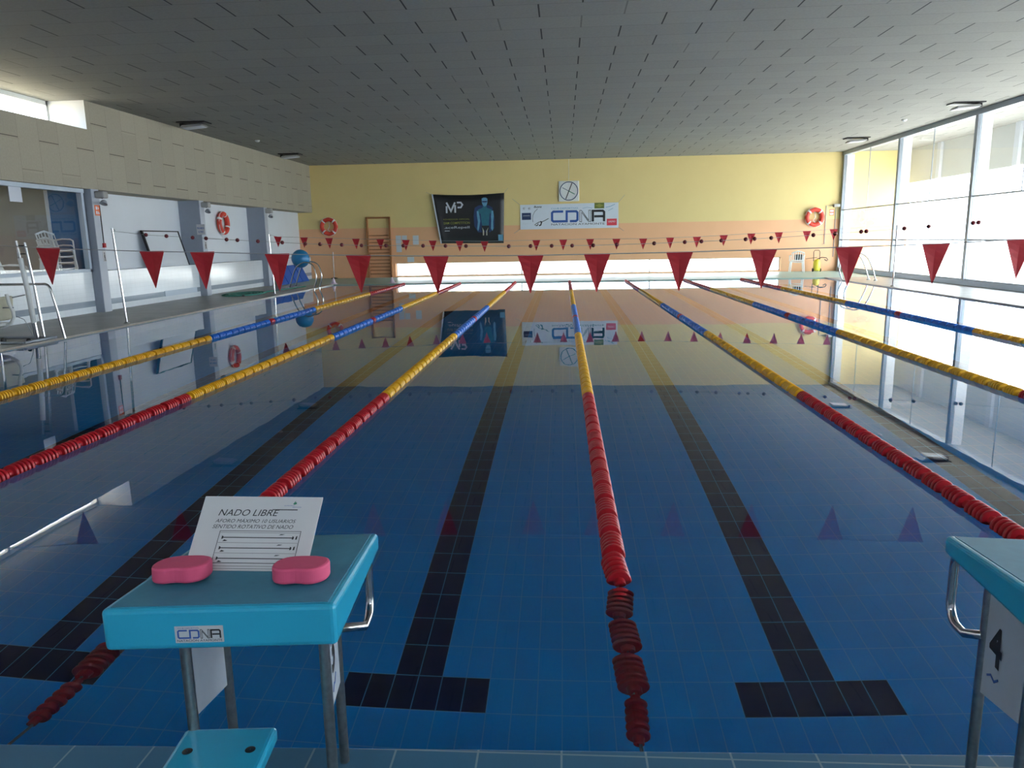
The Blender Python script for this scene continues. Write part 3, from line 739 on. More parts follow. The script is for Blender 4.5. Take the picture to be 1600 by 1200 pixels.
b = MB(); b.prism([(1.24, 2.76), (1.42, 2.84), (1.24, 2.91), (1.06, 2.84)], (0, YC - .003, 0), EX, EZ, -EY, .003); part('green_diamond', b, m_olive, lp)
b = MB(); quad(b, rect(1.55, 1.96, 2.03, 2.30), YC, .003); part('red_logo_patch', b, m_redp, cb_)
wtext('GREMIO', 1.61, 1.90, 2.15, 2.22, m_bannerw, cb_, YC - .003)
wtext('Buena', -1.46, -1.14, 2.80, 2.88, m_ink, cb_, YC, .3, .02)
wtext('Sagitos', -1.94, -1.58, 2.12, 2.21, m_silver, cb_, YC, .3)
b = MB()
for i in range(2): b.lathe([(.001, 0), (.055, 0), (.055, .003), (.001, .003)], 12, 'y', (-1.86 + i * .22, YC - .003, 2.78))
part('small_crest', b, m_silver, cb_)
b = MB()
b.stroke([(-1.30, 2.76), (-1.42, 2.65), (-1.50, 2.50), (-1.52, 2.35), (-1.50, 2.22)], .015, (0, YC, 0), EX, EZ, -EY, .003)
b.stroke([(-1.44, 2.10), (-1.36, 2.16), (-1.25, 2.22), (-1.12, 2.23), (-1.0, 2.28), (-.85, 2.36)], .025, (0, YC, 0), EX, EZ, -EY, .003)
b.stroke([(-1.25, 2.07), (-1.18, 2.10), (-1.14, 2.22), (-1.20, 2.24)], .05, (0, YC, 0), EX, EZ, -EY, .003)
b.stroke([(-1.40, 2.08), (-1.32, 2.08), (-1.28, 2.16)], .03, (0, YC, 0), EX, EZ, -EY, .003)
part('swimmer_emblem', b, m_ink, cb_)
b = MB(); b.stroke([(1.5, 2.76), (1.7, 2.80), (1.88, 2.88)], .02, (0, YC, 0), EX, EZ, -EY, .003); b.stroke([(1.60, 2.62), (1.80, 2.72)], .015, (0, YC, 0), EX, EZ, -EY, .003)
b.stroke([(.55, 2.74), (.75, 2.78), (.95, 2.74)], .012, (0, YC, 0), EX, EZ, -EY, .003); part('thin_script', b, m_cyan, cb_)
b = MB()
for a_, c_ in (((-2.03, 2.93), (-2.35, 3.18)), ((2.02, 2.95), (2.28, 3.25)), ((-2.03, 1.95), (-2.3, 1.78)), ((2.03, 1.95), (2.25, 1.80))): b.cyl((a_[0], YW - .015, a_[1]), (c_[0], YW - .007, c_[1]), .006, 6)
part('tie_string', b, m_string, cb_)
# pace clock
ck = thing('pace_clock', 'square white pace clock with four crossing hands above the banner', 'clock', (0, YW, 3.44))
b = MB(); b.box(-.43, .41, YW - .07, YW, 3.03, 3.85); part('case', b, m_plastic, ck, bevel=.03)
b = MB(); b.torus((-.01, YW - .075, 3.44), .365, .016, 'y', 40, 8); part('dial_ring', b, m_dblue, ck)
for a_, mt, l_, w2 in ((68, m_ink, .34, .035), (248, m_ink, .34, .035), (152, m_dblue, .30, .022), (332, m_inkg, .27, .03)):
    a_ = math.radians(a_); b = MB(); b.stroke([(0, 0), (l_ * math.cos(a_), l_ * math.sin(a_))], w2, (-.01, YW - .075, 3.44), EX, EZ, -EY, .004); part('hand', b, mt, ck)
b = MB()
for i in range(12):
    a_ = i * PI / 6; b.prism(rect(-.01 + .30 * math.cos(a_) - .014, -.01 + .30 * math.cos(a_) + .014, 3.44 + .30 * math.sin(a_) - .018, 3.44 + .30 * math.sin(a_) + .018), (0, YW - .071, 0), EX, EZ, -EY, .003)
part('dial_marks', b, m_silver, ck)
b = MB(); b.cyl((-.01, YW - .01, 3.85), (-.01, YW - .01, ZC), .008, 6); part('power_lead', b, m_plastic, ck)

# life rings
def life_ring(c, axis, label, R_=.30, r=.085, marks=1):
    n_ = Vector((0, -1, 0)) if axis == 'y' else Vector((1, 0, 0))
    t = thing('life_ring', label, 'life ring', tuple(c), 0, 'life rings on the walls')
    b = MB(); b.torus(c, R_, r, axis, 48, 14); ring = part('ring', b, m_ring, t)
    for i in range(4):
        a = math.radians(45 + 90 * i + (0 if axis == 'y' else 20)); b = MB(); b.torus(c, R_, r * 1.04, axis, 4, 14, a - .10, a + .10); part('band', b, m_ringw, ring)
    b = MB(); pts = []
    for i in range(33):
        a = 2 * PI * i / 32; rr_ = R_ + r * (.75 + .35 * abs(math.sin(2 * a)))
        q = (Vector((math.cos(a), 0, math.sin(a))) if axis == 'y' else Vector((0, math.cos(a), math.sin(a)))) * rr_
        pts.append(Vector(c) + q + n_ * .03)
    b.tube(pts[:-1], .008, 6, closed=True); part('grab_line', b, m_ringw, t)
    b = MB(); e1 = EX if axis == 'y' else EY
    hk = Vector(c) - n_ * (.0935 if axis == 'y' else .092) + EZ * (R_ - r + .0)
    b.tube([hk, hk + n_ * (r * 1.2)], .012, 8); b.tube([Vector(c) + EZ * .2 - n_ * .05, Vector(c) + e1 * .03 - n_ * .0, Vector(c) + e1 * (-.05) - EZ * .12, Vector(c) + e1 * .04 - EZ * .22 - n_ * .02], .014, 6)
    part('throw_line', b, m_ringw, t); return t
life_ring((-10.141, YW - .095, 2.20), 'y', 'red life ring on the yellow wall at the left, near the wall bars')
life_ring((9.90, YW - .095, 2.19), 'y', 'red life ring on the yellow wall in the right corner by the glass')
life_ring((-11.385, 22.45, 2.22), 'x', 'red life ring on the pale left wall between two pillars', .30, .08)
# wall bars
wb = thing('wall_bars', 'tall wooden wall bars with many rungs on the orange wall', 'wall bars', (-8.03, YF, .05))
b = MB()
for x in (-8.54, -7.58): b.box(x, x + .075, YF - .14, YF - .005, .05, 2.55)
part('upright', b, m_wood, wb, bevel=.005)
b = MB(); b.box(-8.54, -7.505, YF - .14, YF - .09, 2.49, 2.56); part('top_rail', b, m_wood, wb)
for z in [.20 + .145 * i for i in range(12)]:
    b = MB(); b.tube([(-8.48, YF - .10, z), (-7.54, YF - .10, z)], .022, 10); part('rung', b, m_wood, wb)
# notices
PAP = [(-7.32, -7.09, 1.44, 1.78, 'upper left paper notice of the group right of the wall bars'),
       (-7.06, -6.84, 1.50, 1.78, 'paper notice right beside the upper left one, by the wall bars'),
       (-7.31, -7.08, 1.09, 1.42, 'lowest left paper notice beside the wall bars'),
       (-6.59, -6.34, 1.39, 1.77, 'single upright paper notice between the wall bars and black banner'),
       (-6.86, -6.57, .67, .88, 'wide paper notice just above the strip window')]
for x0_, x1_, z0_, z1_, lab in PAP:
    t = thing('paper_notice', lab, 'notice', (x0_, YW, z0_), 0, 'paper notices on the orange wall')
    b = MB(); quad(b, rect(x0_, x1_, z0_, z1_), YW, .004); part('sheet', b, m_paper, t)
    b = MB()
    for i in range(int((z1_ - z0_) / .05) - 1): quad(b, rect(x0_ + .03, x1_ - .03 - (.05 if i % 3 == 2 else 0), z1_ - .06 - i * .05, z1_ - .05 - i * .05), YW - .004, .001)
    part('printed_lines', b, m_silver, t)
# stand with round base
ps = thing('pole_stand', 'thin dark stand with a small round foot against the orange wall', 'stand', (-9.97, 29.5, .03))
b = MB(); b.cyl((-9.97, 29.5, .05), (-9.97, 29.5, 1.15), .018, 10); part('shaft', b, m_brush, ps)
b = MB(); b.lathe([(.001, .03), (.14, .03), (.14, .055), (.02, .09), (.001, .09)], 24, 'z', (-9.97, 29.5, 0)); part('foot', b, m_black, ps)
# far right services
al = thing('alarm_sign', 'small orange pictogram sign high in the right corner of far wall', 'sign', (10.6, YW, 2.36))
b = MB(); quad(b, rect(10.50, 10.68, 2.25, 2.50)); part('board', b, m_orange, al)
b = MB(); quad(b, rect(10.52, 10.66, 2.39, 2.47), YW - .004, .001); quad(b, rect(10.52, 10.66, 2.28, 2.35), YW - .004, .001); part('pictogram', b, m_bannerw, al)
cd = thing('wall_speaker', 'small grey speaker with conduit in the right corner of far wall', 'speaker', (10.72, YW, 2.62))
b = MB(); b.box(10.62, 10.86, YF - .16, YF - .004, 2.58, 2.70); part('body', b, m_speaker, cd, bevel=.02)
b = MB(); b.tube([(10.62, YF - .02, 2.64), (10.36, YF - .02, 2.64), (10.36, YF - .02, 1.12), (10.28, YF - .02, 1.12)], .012, 8); b.tube([(10.74, YF - .02, 2.58), (10.74, YF - .02, .6)], .012, 8); part('conduit', b, m_frame, cd)

# ------------------------------------------------------------------ plastic chairs
def chair_parts(t, mat=m_plastic, S=1.0):
    def L(name, b, par=t, m_=None): return part(name, b, m_ or mat, par, local=True)
    b = MB(); vs = []; fs = []; nx, ny = 8, 8
    for i in range(nx + 1):
        for j in range(ny + 1):
            x = -.23 + .46 * i / nx; y = -.22 + .44 * j / ny; vs.append((x, y, .43 - .02 * math.cos((x / .23) * 1.3) + .02 * (-y) + (.01 if j == 0 else 0)))
    for i in range(nx):
        for j in range(ny): fs.append((i * (ny + 1) + j, (i + 1) * (ny + 1) + j, (i + 1) * (ny + 1) + j + 1, i * (ny + 1) + j + 1))
    b.add(vs, fs, True); o = L('seat', b); sd = o.modifiers.new('s', 'SOLIDIFY'); sd.thickness = .018
    bk = MB()
    def BP(u, v): # back surface
        a = (u - .5) * 1.5; return Vector((.235 * math.sin(a) / math.sin(.75), .20 + .10 * v + .05 * (math.cos(a) - 1) * 1.2, .44 + .40 * v - .07 * abs(u - .5) * 2 * v))
    for u_ in [i / 6 for i in range(7)]:
        bk.tube([BP(u_, v / 5) for v in range(6)], .013, 6)
    bk.tube([BP(i / 10, 1) for i in range(11)], .022, 8); bk.tube([BP(i / 10, .1) for i in range(11)], .018, 8)
    L('backrest', bk)
    for sx in (-1, 1):
        b = MB(); b.tube([BP(0 if sx < 0 else 1, .62), Vector((sx * .27, .10, .665)), Vector((sx * .275, -.12, .655)), Vector((sx * .265, -.20, .62)), Vector((sx * .255, -.215, .43))], .017, 8); L('armrest', b)
        for y0_, y1_ in ((-.21, -.25), (.20, .26)):
            b = MB(); b.tube([(sx * .225, y0_, .43), (sx * .26, y1_, 0.0)], .019, 8, rr=[.024, .015]); L('leg', b)
ch = thing('plastic_chair', 'white plastic chair with a black bag, standing before the orange wall', 'chair', (9.07, 29.0, .03), math.radians(170))
chair_parts(ch)
bag = MB(); bag.box(8.98, 9.28, 28.90, 29.08, .52, .74); solo('shoulder_bag', bag, m_black, 'small black bag resting on the white chair by the far wall', 'bag', (9.13, 28.99, .52), bevel=.03)
# stack of white chairs in the side room
for i in range(5):
    lab = ['lowest', 'second lowest', 'middle', 'second highest', 'topmost'][i] + ' white plastic chair of the stack behind the left window'
    if i == 0:
        s0 = thing('plastic_chair', lab, 'chair', (-11.53, 14.30, .50), math.radians(78), 'white chairs stacked in the side room'); chair_parts(s0); sc0 = s0
    else:
        s0 = copy_tree(sc0); s0.location = (-11.53 + .006 * i, 14.30 - .012 * i, .50 + .135 * i); s0['label'] = lab
s0 = copy_tree(sc0); s0.location = (-12.0, 13.5, .5); s0.rotation_euler = (0, 0, math.radians(120)); s0['label'] = 'single white plastic chair beside the stack, behind the nearest left pennant'; del s0['group']

# yellow cleaning drum with black handle
dr = thing('sprayer_drum', 'yellow wheeled drum with black handle and hose in right corner', 'drum', (9.95, 29.3, .03))
b = MB(); b.lathe([(.001, .06), (.13, .06), (.135, .12), (.135, .42), (.10, .50), (.04, .53), (.001, .53)], 24, 'z', (9.95, 29.3, 0)); part('tank', b, m_yplast, dr)
b = MB(); b.tube([(9.83, 29.35, .45), (9.83, 29.38, .82), (9.87, 29.38, .88), (10.03, 29.38, .88), (10.07, 29.38, .82), (10.07, 29.35, .45)], .014, 8); part('handle', b, m_black, dr)
b = MB(); b.tube([(9.95, 29.3, .53), (10.1, 29.2, .60), (10.28, 29.2, .58), (10.34, 29.2, .50), (10.30, 29.2, .46), (10.2, 29.2, .52)], .018, 8); b.tube([(9.5, 29.3, .55), (9.95, 29.28, .60)], .010, 6); part('hose', b, m_black, dr)
for sx in (-1, 1):
    b = MB(); b.lathe([(.001, -.015), (.07, -.015), (.07, .015), (.001, .015)], 18, 'x', (9.95 + sx * .15, 29.3, .10)); part('wheel', b, m_black, dr)
# two small cones on the far deck edge
def cone(x, y, label):
    t = thing('marker_cone', label, 'cone', (x, y, .03), 0, 'small pale cones on the far deck')
    b = MB(); b.lathe([(.001, .25), (.018, .25), (.085, .05), (.001, .05)], 20, 'z', (x, y, 0)); part('cone_body', b, m_pink, t)
    b = MB(); b.box(x - .12, x + .12, y - .12, y + .12, .03, .05); part('base', b, m_pink, t)
cone(-8.72, 25.35, 'small pale pink cone nearest the left pool corner'); cone(-6.52, 25.3, 'small pale pink cone in front of the wall bars')

# ------------------------------------------------------------------ pool ladders
def ladder(side, label):
    s = -1 if side == 'l' else 1; e = PXL if side == 'l' else PXR
    t = thing('pool_ladder', label, 'pool ladder', (e, 23, .03), 0, 'pool ladders on the side walls')
    for y in (22.72, 23.28):
        ctrl = [(.80, .03), (.78, .12), (.68, .42), (.55, .70), (.42, .83), (.25, .90), (.08, .88), (-.05, .78), (-.12, .58), (-.14, .38), (-.10, .20), (-.04, .05), (-.06, -.15), (-.08, -.9)]
        pts = [(e + s * a, y, z) for a, z in ctrl]
        sm = []
        for i in range(len(pts) - 1):
            for k_ in range(3):
                u_ = k_ / 3; p0 = Vector(pts[max(i - 1, 0)]); p1 = Vector(pts[i]); p2 = Vector(pts[i + 1]); p3 = Vector(pts[min(i + 2, len(pts) - 1)])
                sm.append(.5 * ((2 * p1) + (-p0 + p2) * u_ + (2 * p0 - 5 * p1 + 4 * p2 - p3) * u_ ** 2 + (-p0 + 3 * p1 - 3 * p2 + p3) * u_ ** 3))
        sm.append(Vector(pts[-1]))
        b = MB(); b.tube(sm, .021, 12); hr = part('handrail', b, m_steel, t)
        b = MB(); b.lathe([(.001, .03), (.055, .03), (.05, .06), (.024, .07), (.001, .07)], 16, 'z', (e + s * .80, y, 0)); part('flange', b, m_plastic, hr)
    for z in (-.2, -.5, -.8):
        b = MB(); b.box(min(e - s * .04, e - s * .14), max(e - s * .04, e - s * .14), 22.72, 23.28, z - .02, z + .02); part('step', b, m_steel, t)
ladder('l', 'steel pool ladder handrails at the left pool edge under the blue ball')
ladder('r', 'steel pool ladder handrails at the right pool edge near the glass')
b = MB(); b.sphere((-9.075, 23.0, 1.015), .30, 40, 24); bl = solo('exercise_ball', b, m_ball, 'large blue exercise ball resting on the left pool ladder rails', 'ball', (-9.075, 23.0, .72))
b = MB(); b.torus((-9.075, 23.0, 1.015), .2985, .006, 'y', 40, 6); part('seam', b, m_mat, bl)
# blue foam mats leaning on the left wall
ML = ['blue foam mat leaning on the left wall, nearest to the viewer of four', 'second nearest of four blue foam mats leaning on the left wall', 'third of four blue foam mats leaning on the left wall', 'blue foam mat leaning on the left wall, closest to the far wall']
for i in range(4):
    y = 24.95 + i * .78; b = MB()
    b.hexa([(-10.62, y, .03), (-10.54, y, .03), (-10.54, y + .72, .03), (-10.62, y + .72, .03)][::1], [(-10.98, y + .08, .68), (-10.90, y + .08, .70), (-10.90, y + .80, .70), (-10.98, y + .80, .68)])
    solo('foam_mat', b, m_mat, ML[i], 'mat', (-10.6, y + .3, .03), 'blue mats leaning on the left wall', bevel=.012)
# green hose on the left deck
b = MB(); pts = []
for i in range(90):
    a = i * .35; rr_ = .18 + .0045 * i; pts.append((-9.85 + rr_ * 1.0 * math.cos(a), 20.1 + rr_ * 1.7 * math.sin(a), .05 + .0001 * i))
pts += [(-9.6 + .05 * i, 20.9 + .35 * i, .05) for i in range(1, 9)]
hs = thing('garden_hose', 'flat coil of green hose lying on the left deck', 'hose', (-9.85, 20.1, .03))
b.tube(pts, .02, 6); part('coil', b, m_netg, hs); b = MB(); b.cyl((-9.62, 19.35, .055), (-9.50, 19.25, .055), .025, 10); part('nozzle', b, m_black, hs)
# whiteboard leaning above the wainscot
wbd = thing('leaning_board', 'blank pale board leaning against the left wall on the tiled ledge', 'board', (-11.15, 17.9, .97))
b = MB(); b.hexa([(-11.13, 17.5, .965), (-11.10, 17.5, .965), (-11.10, 19.35, .965), (-11.13, 19.35, .965)], [(-11.38, 17.5, 1.90), (-11.35, 17.5, 1.91), (-11.35, 19.35, 1.91), (-11.38, 19.35, 1.90)]); part('panel', b, m_upper, wbd)
b = MB()
for y in (17.47, 19.33): b.hexa([(-11.14, y, .965), (-11.09, y, .965), (-11.09, y + .05, .965), (-11.14, y + .05, .965)], [(-11.40, y, 1.92), (-11.34, y, 1.93), (-11.34, y + .05, 1.93), (-11.40, y + .05, 1.92)])
b.hexa([(-11.39, 17.47, 1.90), (-11.34, 17.47, 1.90), (-11.34, 19.38, 1.90), (-11.39, 19.38, 1.90)], [(-11.39, 17.47, 1.93), (-11.34, 17.47, 1.93), (-11.34, 19.38, 1.93), (-11.39, 19.38, 1.93)])
part('edge_frame', b, m_black, wbd)
# panel in the wainscot band
b = MB(); b.box(-11.05, -11.03, 17.75, 19.55, .165, .31); solo('wall_panel', b, m_lframe, 'pale blue flush panel interrupting the grey band of the left wall', 'panel', (-11.05, 18.6, .165))

# speakers and signs on the pillars
SL = ['grey speaker at the top of the pillar beside the side room window', 'grey speaker at the top of the middle left pillar', 'grey speaker at the top of the left pillar nearest the far wall']
for i, y in enumerate((14.78, 19.85, 24.65)):
    t = thing('wall_speaker', SL[i], 'speaker', (-10.84, y, 2.7), 0, 'small grey speakers on the left pillars')
    b = MB(); b.box(-10.84, -10.62, y + .02, y + .22, 2.60, 2.76); part('body', b, m_speaker, t, bevel=.03)
    b = MB(); b.lathe([(.02, 0), (.05, .02), (.085, .10), (.075, .10), (.001, .03)], 18, 'z', (0, 0, 0)); b.xf(Matrix.Translation((-10.66, y + .10, 2.56)) @ Matrix.Rotation(math.radians(150), 4, 'X')); part('horn', b, m_frame, t)
    b = MB(); b.cyl((-10.84, y + .10, 2.66), (-10.70, y + .10, 2.60), .015, 8); part('bracket', b, m_black, t)
def pil_sign(y0_, y1_, z0_, z1_, mat, label, txt=None, pic=None, name='wall_sign'):
    t = thing(name, label, 'sign', (-10.838, y0_, z0_)); X = -10.838
    b = MB(); b.box(X - .002, X + .005, y0_, y1_, z0_, z1_); part('board', b, mat, t)
    un = EX; ux = EY
    if txt:
        n_ = len(txt)
        for i, s_ in enumerate(txt):
            hh = (z1_ - z0_) / (n_ + .6); part('lettering', text_mb(s_, (X + .005, y0_ + .03, z1_ - hh * (i + 1)), ux, EZ, un, (y1_ - y0_) - .06, hh * .55, .001), m_inkb, t)
    if pic:
        b = MB()
        for poly in pic: b.prism(poly, (X + .005, y0_, z0_), ux, EZ, un, .001)
        part('pictogram', b, m_ink if mat is m_card else m_bannerw, t)
pil_sign(14.76, 14.94, 2.22, 2.45, m_orange, 'small orange safety sign on the pillar beside the side room window', pic=[[(.03, .13), (.09, .13), (.09, .20), (.03, .20)], [(.11, .13), (.15, .16), (.11, .20)], [(.03, .03), (.08, .03), (.08, .10), (.03, .10)], [(.10, .03), (.15, .03), (.15, .06), (.10, .10)]])
t = thing('wall_sign', 'white notice with blue words sticking out from the middle left pillar', 'sign', (-10.98, 19.775, 1.82))
b = MB(); b.box(-10.98, -10.73, 19.765, 19.775, 1.82, 2.12); part('board', b, m_card, t)
part('lettering', text_mb('PROHIBIDO', (-10.965, 19.765, 1.98), EX, EZ, -EY, .22, .055, .001, bold=.02), m_inkb, t)
part('lettering', text_mb('EL PASO', (-10.93, 19.765, 1.88), EX, EZ, -EY, .15, .05, .001, bold=.02), m_inkb, t)
FIG = [[(.06, .17), (.10, .17), (.10, .21), (.06, .21)], [(.05, .09), (.11, .09), (.10, .165), (.06, .165)], [(.04, .01), (.07, .01), (.085, .09), (.06, .09)], [(.10, .01), (.13, .01), (.11, .09), (.09, .09)]]
pil_sign(19.86, 20.03, 1.40, 1.64, m_card, 'small white sign with a black figure low on the middle left pillar', pic=FIG)
pil_sign(14.86, 15.0 - .025, 1.18, 1.42, m_card, 'small white sign with a black figure low on the pillar by the window', pic=[[(p[0] * .7, p[1]) for p in q] for q in FIG])
cp = thing('call_point', 'red alarm button with a dark conduit on the pillar by the window', 'alarm button', (-10.838, 14.93, 1.5))
b = MB(); b.box(-10.84, -10.80, 14.89, 14.97, 1.50, 1.60); part('button_box', b, m_fred, cp)
b = MB(); b.box(-10.842, -10.825, 14.935, 14.95, 1.60, 2.45); part('conduit', b, m_black, cp)

# ------------------------------------------------------------------ side room contents
tb = thing('table', 'long brown table behind the left window', 'table', (-13.0, 11.5, .5))
b = MB(); b.box(-13.3, -12.7, 9.6, 13.3, 1.22, 1.26); part('tabletop', b, m_desk, tb)
for x in (-13.25, -12.8):
    for y in (9.65, 13.2):
        b = MB(); b.box(x, x + .05, y, y + .05, .5, 1.22); part('leg', b, m_desk, tb)
b = MB(); b.box(-13.15, -12.8, 12.35, 12.9, 1.26, 1.62); pr = solo('storage_box', b, m_lframe, 'pale box with a dark slot on the table behind the left window', 'box', (-13, 12.6, 1.26), bevel=.01)
b = MB(); b.box(-12.802, -12.795, 12.5, 12.75, 1.44, 1.48); part('slot', b, m_black, pr)
for i, (y, lab) in enumerate(((11.2, 'dark red folder pile on the table behind the left window'), (10.5, 'dark red folder pile at the left end of the table behind the window'))):
    b = MB()
    for kx in range(3): b.box(-13.2 + .02 * kx, -12.8 + .01 * kx, y - .02 * kx, y + .4, 1.26 + .035 * kx, 1.29 + .035 * kx)
    solo('folder_pile', b, m_redp, lab, 'folders', (-13, y, 1.26))
for i, (y, lab) in enumerate(((11.3, 'left pale framed sheet on the side room wall'), (12.6, 'middle pale framed sheet on the side room wall'), (13.7, 'right pale framed sheet on the side room wall'))):
    t = thing('picture_frame', lab, 'frame', (-14.99, y, 1.6), 0, 'framed sheets on the side room wall')
    b = MB(); b.box(-15.0, -14.97, y, y + .55, 1.6, 1.98); part('frame', b, m_room, t); b = MB(); b.box(-14.97, -14.965, y + .05, y + .50, 1.65, 1.93); part('sheet', b, m_paper, t)
b = MB(); b.box(-11.05, -11.045, 12.40, 12.75, 2.42, 2.72); solo('paper_notice', b, m_paper, 'white paper taped inside the top of the side room window', 'notice', (-11.05, 12.5, 2.42))
for o_ in (bpy.data.objects[-1:]): pass

lm, lnt, lout = _nt('added_lamp_glow'); em = lnt.nodes.new('ShaderNodeEmission'); em.inputs[0].default_value = (1, .95, .88, 1); em.inputs[1].default_value = 6.0; lnt.links.new(em.outputs[0], lout.inputs[0])  # unseen lamp panels added to lift the dark side room
for i, y in enumerate((8.0, 12.0)):
    t = thing('added_room_light', ('added light panel brightening the side room, nearer the viewer', 'added light panel brightening the side room, farther from the viewer')[i], 'ceiling light', (-13.2, y, 2.9), 0, 'added light panels in the side room')
    b = MB(); b.box(-13.55, -12.85, y - .65, y + .65, 2.86, 2.9); part('frame', b, m_white, t)
    b = MB(); b.box(-13.5, -12.9, y - .6, y + .6, 2.85, 2.859); part('fill_panel', b, lm, t)
# ------------------------------------------------------------------ lifeguard chair
lg = thing('lifeguard_chair', 'tall stainless steel lifeguard chair at the left pool edge', 'lifeguard chair', (-9.05, 9.5, .03))
def T(name, pts, r, mat=m_steel, n=12): b = MB(); b.tube(pts, r, n); return part(name, b, mat, lg)
T('ladder_upright', [(-9.07, 9.8, 1.63), (-9.0, 9.8, .9), (-8.93, 9.8, .03)], .022)
T('ladder_upright', [(-8.93, 9.8, 1.60), (-8.87, 9.8, .9), (-8.82, 9.8, .03)], .022)
T('upright_sleeve', [(-9.03, 9.78, 1.35), (-8.98, 9.78, .85), (-8.945, 9.78, .30)], .040, m_plastic)
T('upright_back', [(-9.10, 9.85, 1.45), (-9.05, 9.85, .9), (-9.0, 9.85, .03)], .028, m_frame)
b = MB(); b.tube([(-9.07, 9.8, 1.55), (-8.93, 9.8, 1.55)], .010, 8); b.tube([(-9.06, 9.8, 1.42), (-8.92, 9.8, 1.42)], .010, 8); part('hook_bar', b, m_black, lg)
arc = [(-8.60 - .10 + .10 * math.cos(a), 9.8, .83 + .10 * math.sin(a)) for a in [i * PI / 12 for i in range(0, 7)]]
T('side_rail', [(-8.50, 9.85, .03), (-8.55, 9.82, .5), (-8.595, 9.8, .80)] + arc[1:] + [(-9.0, 9.8, .93), (-9.9, 9.8, .93)], .020)
T('side_rail', [(-8.98, 9.0, .03), (-8.98, 9.0, .5)] + [(-9.0, 9.0, .9), (-9.9, 9.0, .9)], .020)
b = MB(); b.tube([(-9.9, 9.85, .05), (-8.66, 9.85, .05)], .022, 8); b.tube([(-9.9, 9.15, .05), (-8.70, 9.15, .05)], .022, 8); b.tube([(-8.68, 9.15, .05), (-8.68, 9.9, .05)], .022, 8); part('floor_frame', b, m_frame, lg)
b = MB(); b.sphere((-9.15, 9.3, .07), .045, 12, 8); b.sphere((-8.72, 9.3, .07), .035, 12, 8); part('floor_wheel', b, m_black, lg)
T('seat_post', [(-9.42, 9.55, .03), (-9.46, 9.6, .40)], .020)
b = MB(); b.tube([(-9.29, 9.7, .78), (-9.27, 9.7, .62), (-9.22, 9.7, .50), (-9.22, 9.7, .40), (-9.28, 9.7, .31), (-9.42, 9.7, .25), (-9.75, 9.7, .23)], .028, 10); part('seat_arm', b, m_plastic, lg)
b = MB(); b.hexa([(-10.1, 9.35, .26), (-9.35, 9.35, .27), (-9.35, 9.8, .27), (-10.1, 9.8, .26)], [(-10.1, 9.35, .30), (-9.38, 9.35, .32), (-9.38, 9.8, .32), (-10.1, 9.8, .30)]); part('seat', b, m_plastic, lg, bevel=.02)
b = MB(); b.hexa([(-9.52, 9.5, .33), (-9.42, 9.5, .36), (-9.42, 9.95, .36), (-9.52, 9.95, .33)], [(-9.52, 9.5, .72), (-9.36, 9.5, .74), (-9.36, 9.95, .74), (-9.52, 9.95, .72)]); part('seat_back', b, m_cream, lg, bevel=.03)
T('cross_bar', [(-9.9, 9.7, .55), (-9.20, 9.7, .56)], .009, m_frame, 8)
T('strut', [(-9.22, 9.72, .72), (-9.05, 9.8, .76)], .010, m_frame, 8)
T('cable', [(-9.2, 9.72, .42), (-9.08, 9.74, .36), (-9.02, 9.76, .2), (-9.0, 9.78, .08)], .006, m_frame, 6)

# ------------------------------------------------------------------ ceiling fixtures
CL = ['left ceiling floodlight nearer the viewer, by the fascia', 'left ceiling floodlight close to the far wall', 'right ceiling floodlight nearer the viewer, above the glass', 'right ceiling floodlight close to the far wall']
for (x, y, s), lab in zip(((-10.0, 18.2, -1), (-10.1, 25.6, -1), (10.0, 18.8, 1), (9.76, 25.4, 1)), CL):
    t = thing('ceiling_floodlight', 'grey tilted ' + lab, 'ceiling light', (x, y, ZC), 0, 'floodlights under the ceiling')
    b = MB(); b.box(x - .38, x + .38, y - .22, y + .22, ZC - .03, ZC - .002); part('mounting_plate', b, m_black, t)
    b = MB(); b.hexa([(x - .32, y - .2, ZC - .16), (x + .30, y - .2, ZC - .11), (x + .30, y + .2, ZC - .11), (x - .32, y + .2, ZC - .16)], [(x - .26, y - .18, ZC - .09), (x + .26, y - .18, ZC - .06), (x + .26, y + .18, ZC - .06), (x - .26, y + .18, ZC - .09)]); part('housing', b, m_speaker, t, bevel=.01)
    b = MB(); b.hexa([(x - .28, y - .17, ZC - .168), (x + .26, y - .17, ZC - .125), (x + .26, y + .17, ZC - .125), (x - .28, y + .17, ZC - .168)], [(x - .28, y - .17, ZC - .155), (x + .26, y - .17, ZC - .11), (x + .26, y + .17, ZC - .11), (x - .28, y + .17, ZC - .155)]); part('lens', b, m_silver, t)
    b = MB(); b.box(x + s * .30 - .05, x + s * .30 + .05, y - .1, y + .1, ZC - .12, ZC - .02); part('hinge', b, m_black, t)
for (x, y), lab in zip(((-9.8, 21.9), (9.6, 21.4)), ('small white smoke detector on the left of the ceiling', 'small white smoke detector on the right of the ceiling')):
    t = thing('smoke_detector', lab, 'smoke detector', (x, y, ZC), 0, 'smoke detectors on the ceiling')
    b = MB(); b.lathe([(.001, ZC - .05), (.05, ZC - .05), (.075, ZC - .02), (.075, ZC - .001), (.001, ZC - .001)], 18, 'z', (x, y, 0)); part('housing', b, m_plastic, t)
    b = MB(); b.lathe([(.001, ZC - .058), (.02, ZC - .058), (.025, ZC - .05), (.001, ZC - .05)], 12, 'z', (x, y, 0)); part('sensor', b, m_silver, t)

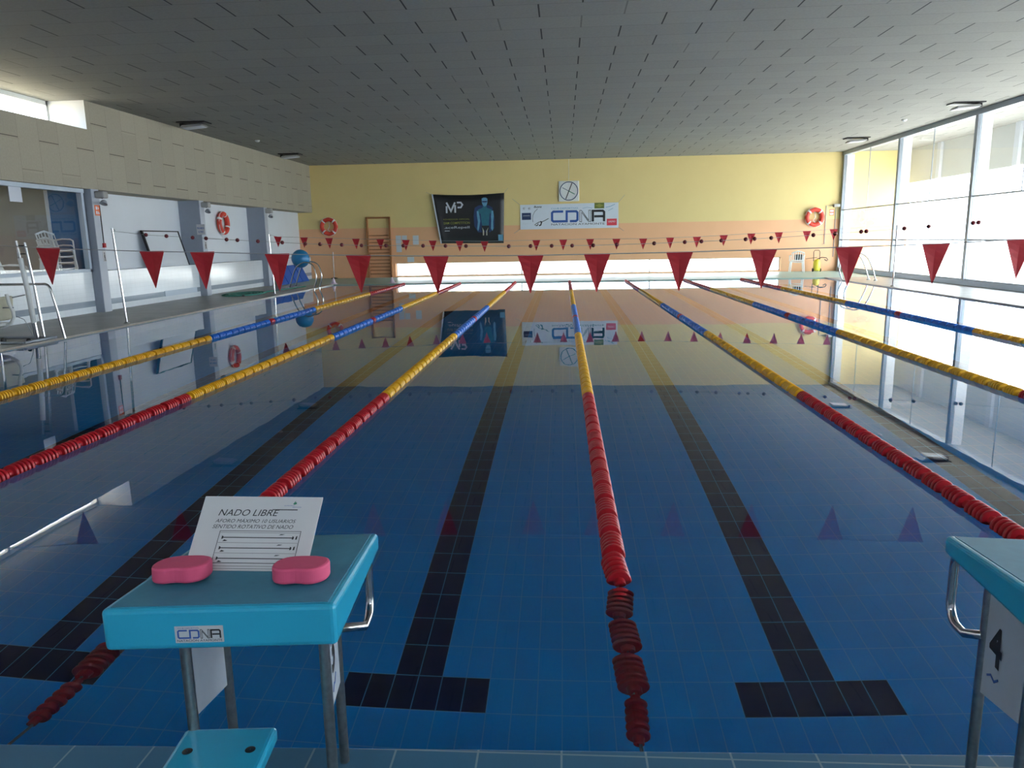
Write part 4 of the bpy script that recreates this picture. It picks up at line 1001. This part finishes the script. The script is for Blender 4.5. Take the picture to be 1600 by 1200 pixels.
# ------------------------------------------------------------------ light
W = bpy.data.worlds.new('sky'); SC.world = W; W.use_nodes = True
nt = W.node_tree; nt.nodes.clear(); wo = nt.nodes.new('ShaderNodeOutputWorld'); bg = nt.nodes.new('ShaderNodeBackground')
bg.inputs[0].default_value = (0.90, 0.96, 1.0, 1); bg.inputs[1].default_value = 5.0
nt.links.new(bg.outputs[0], wo.inputs[0])
sl = bpy.data.lights.new('sun', 'SUN'); sl.energy = 9.0; sl.angle = math.radians(1.0); sl.color = (1.0, 0.93, 0.82)
so = bpy.data.objects.new('sun', sl); COL.objects.link(so); so.rotation_euler = (math.radians(-8), math.radians(27), 0)
def portal(name, loc, rot, sx, sy):
    l_ = bpy.data.lights.new(name, 'AREA'); l_.shape = 'RECTANGLE'; l_.size = sx; l_.size_y = sy; l_.cycles.is_portal = True
    o = bpy.data.objects.new(name, l_); COL.objects.link(o); o.location = loc; o.rotation_euler = rot
SC.render.film_transparent = False

# ------------------------------------------------------------------ camera
F = Vector((-0.07006036, 0.97948466, -0.18894801)); Rr = Vector((0.99753071, 0.06786056, -0.01809483)); Uu = Vector((0.00490149, 0.18974918, 0.98182036))
cam = bpy.data.cameras.new('camera'); co = bpy.data.objects.new('camera', cam); COL.objects.link(co)
mw = Matrix((( Rr.x, Uu.x, -F.x, -0.2315), (Rr.y, Uu.y, -F.y, -1.9205), (Rr.z, Uu.z, -F.z, 1.49015), (0, 0, 0, 1)))
co.matrix_world = mw
cam.sensor_width = 36; cam.lens = 1165.39 / 1600 * 36; cam.clip_start = .05; cam.clip_end = 300
SC.camera = co
SC.view_settings.view_transform = 'Standard'; SC.view_settings.look = 'None'; SC.view_settings.gamma = 1; SC.view_settings.exposure = 1.18
SC.view_settings.use_curve_mapping = False
cy = SC.cycles
cy.max_bounces = 14; cy.diffuse_bounces = 6; cy.glossy_bounces = 6; cy.transmission_bounces = 8; cy.transparent_max_bounces = 12
cy.caustics_refractive = True; cy.caustics_reflective = True; cy.blur_glossy = 0.5; cy.sample_clamp_indirect = 8.0
cy.use_denoising = True
try: cy.denoiser = 'OPENIMAGEDENOISE'
except Exception: pass
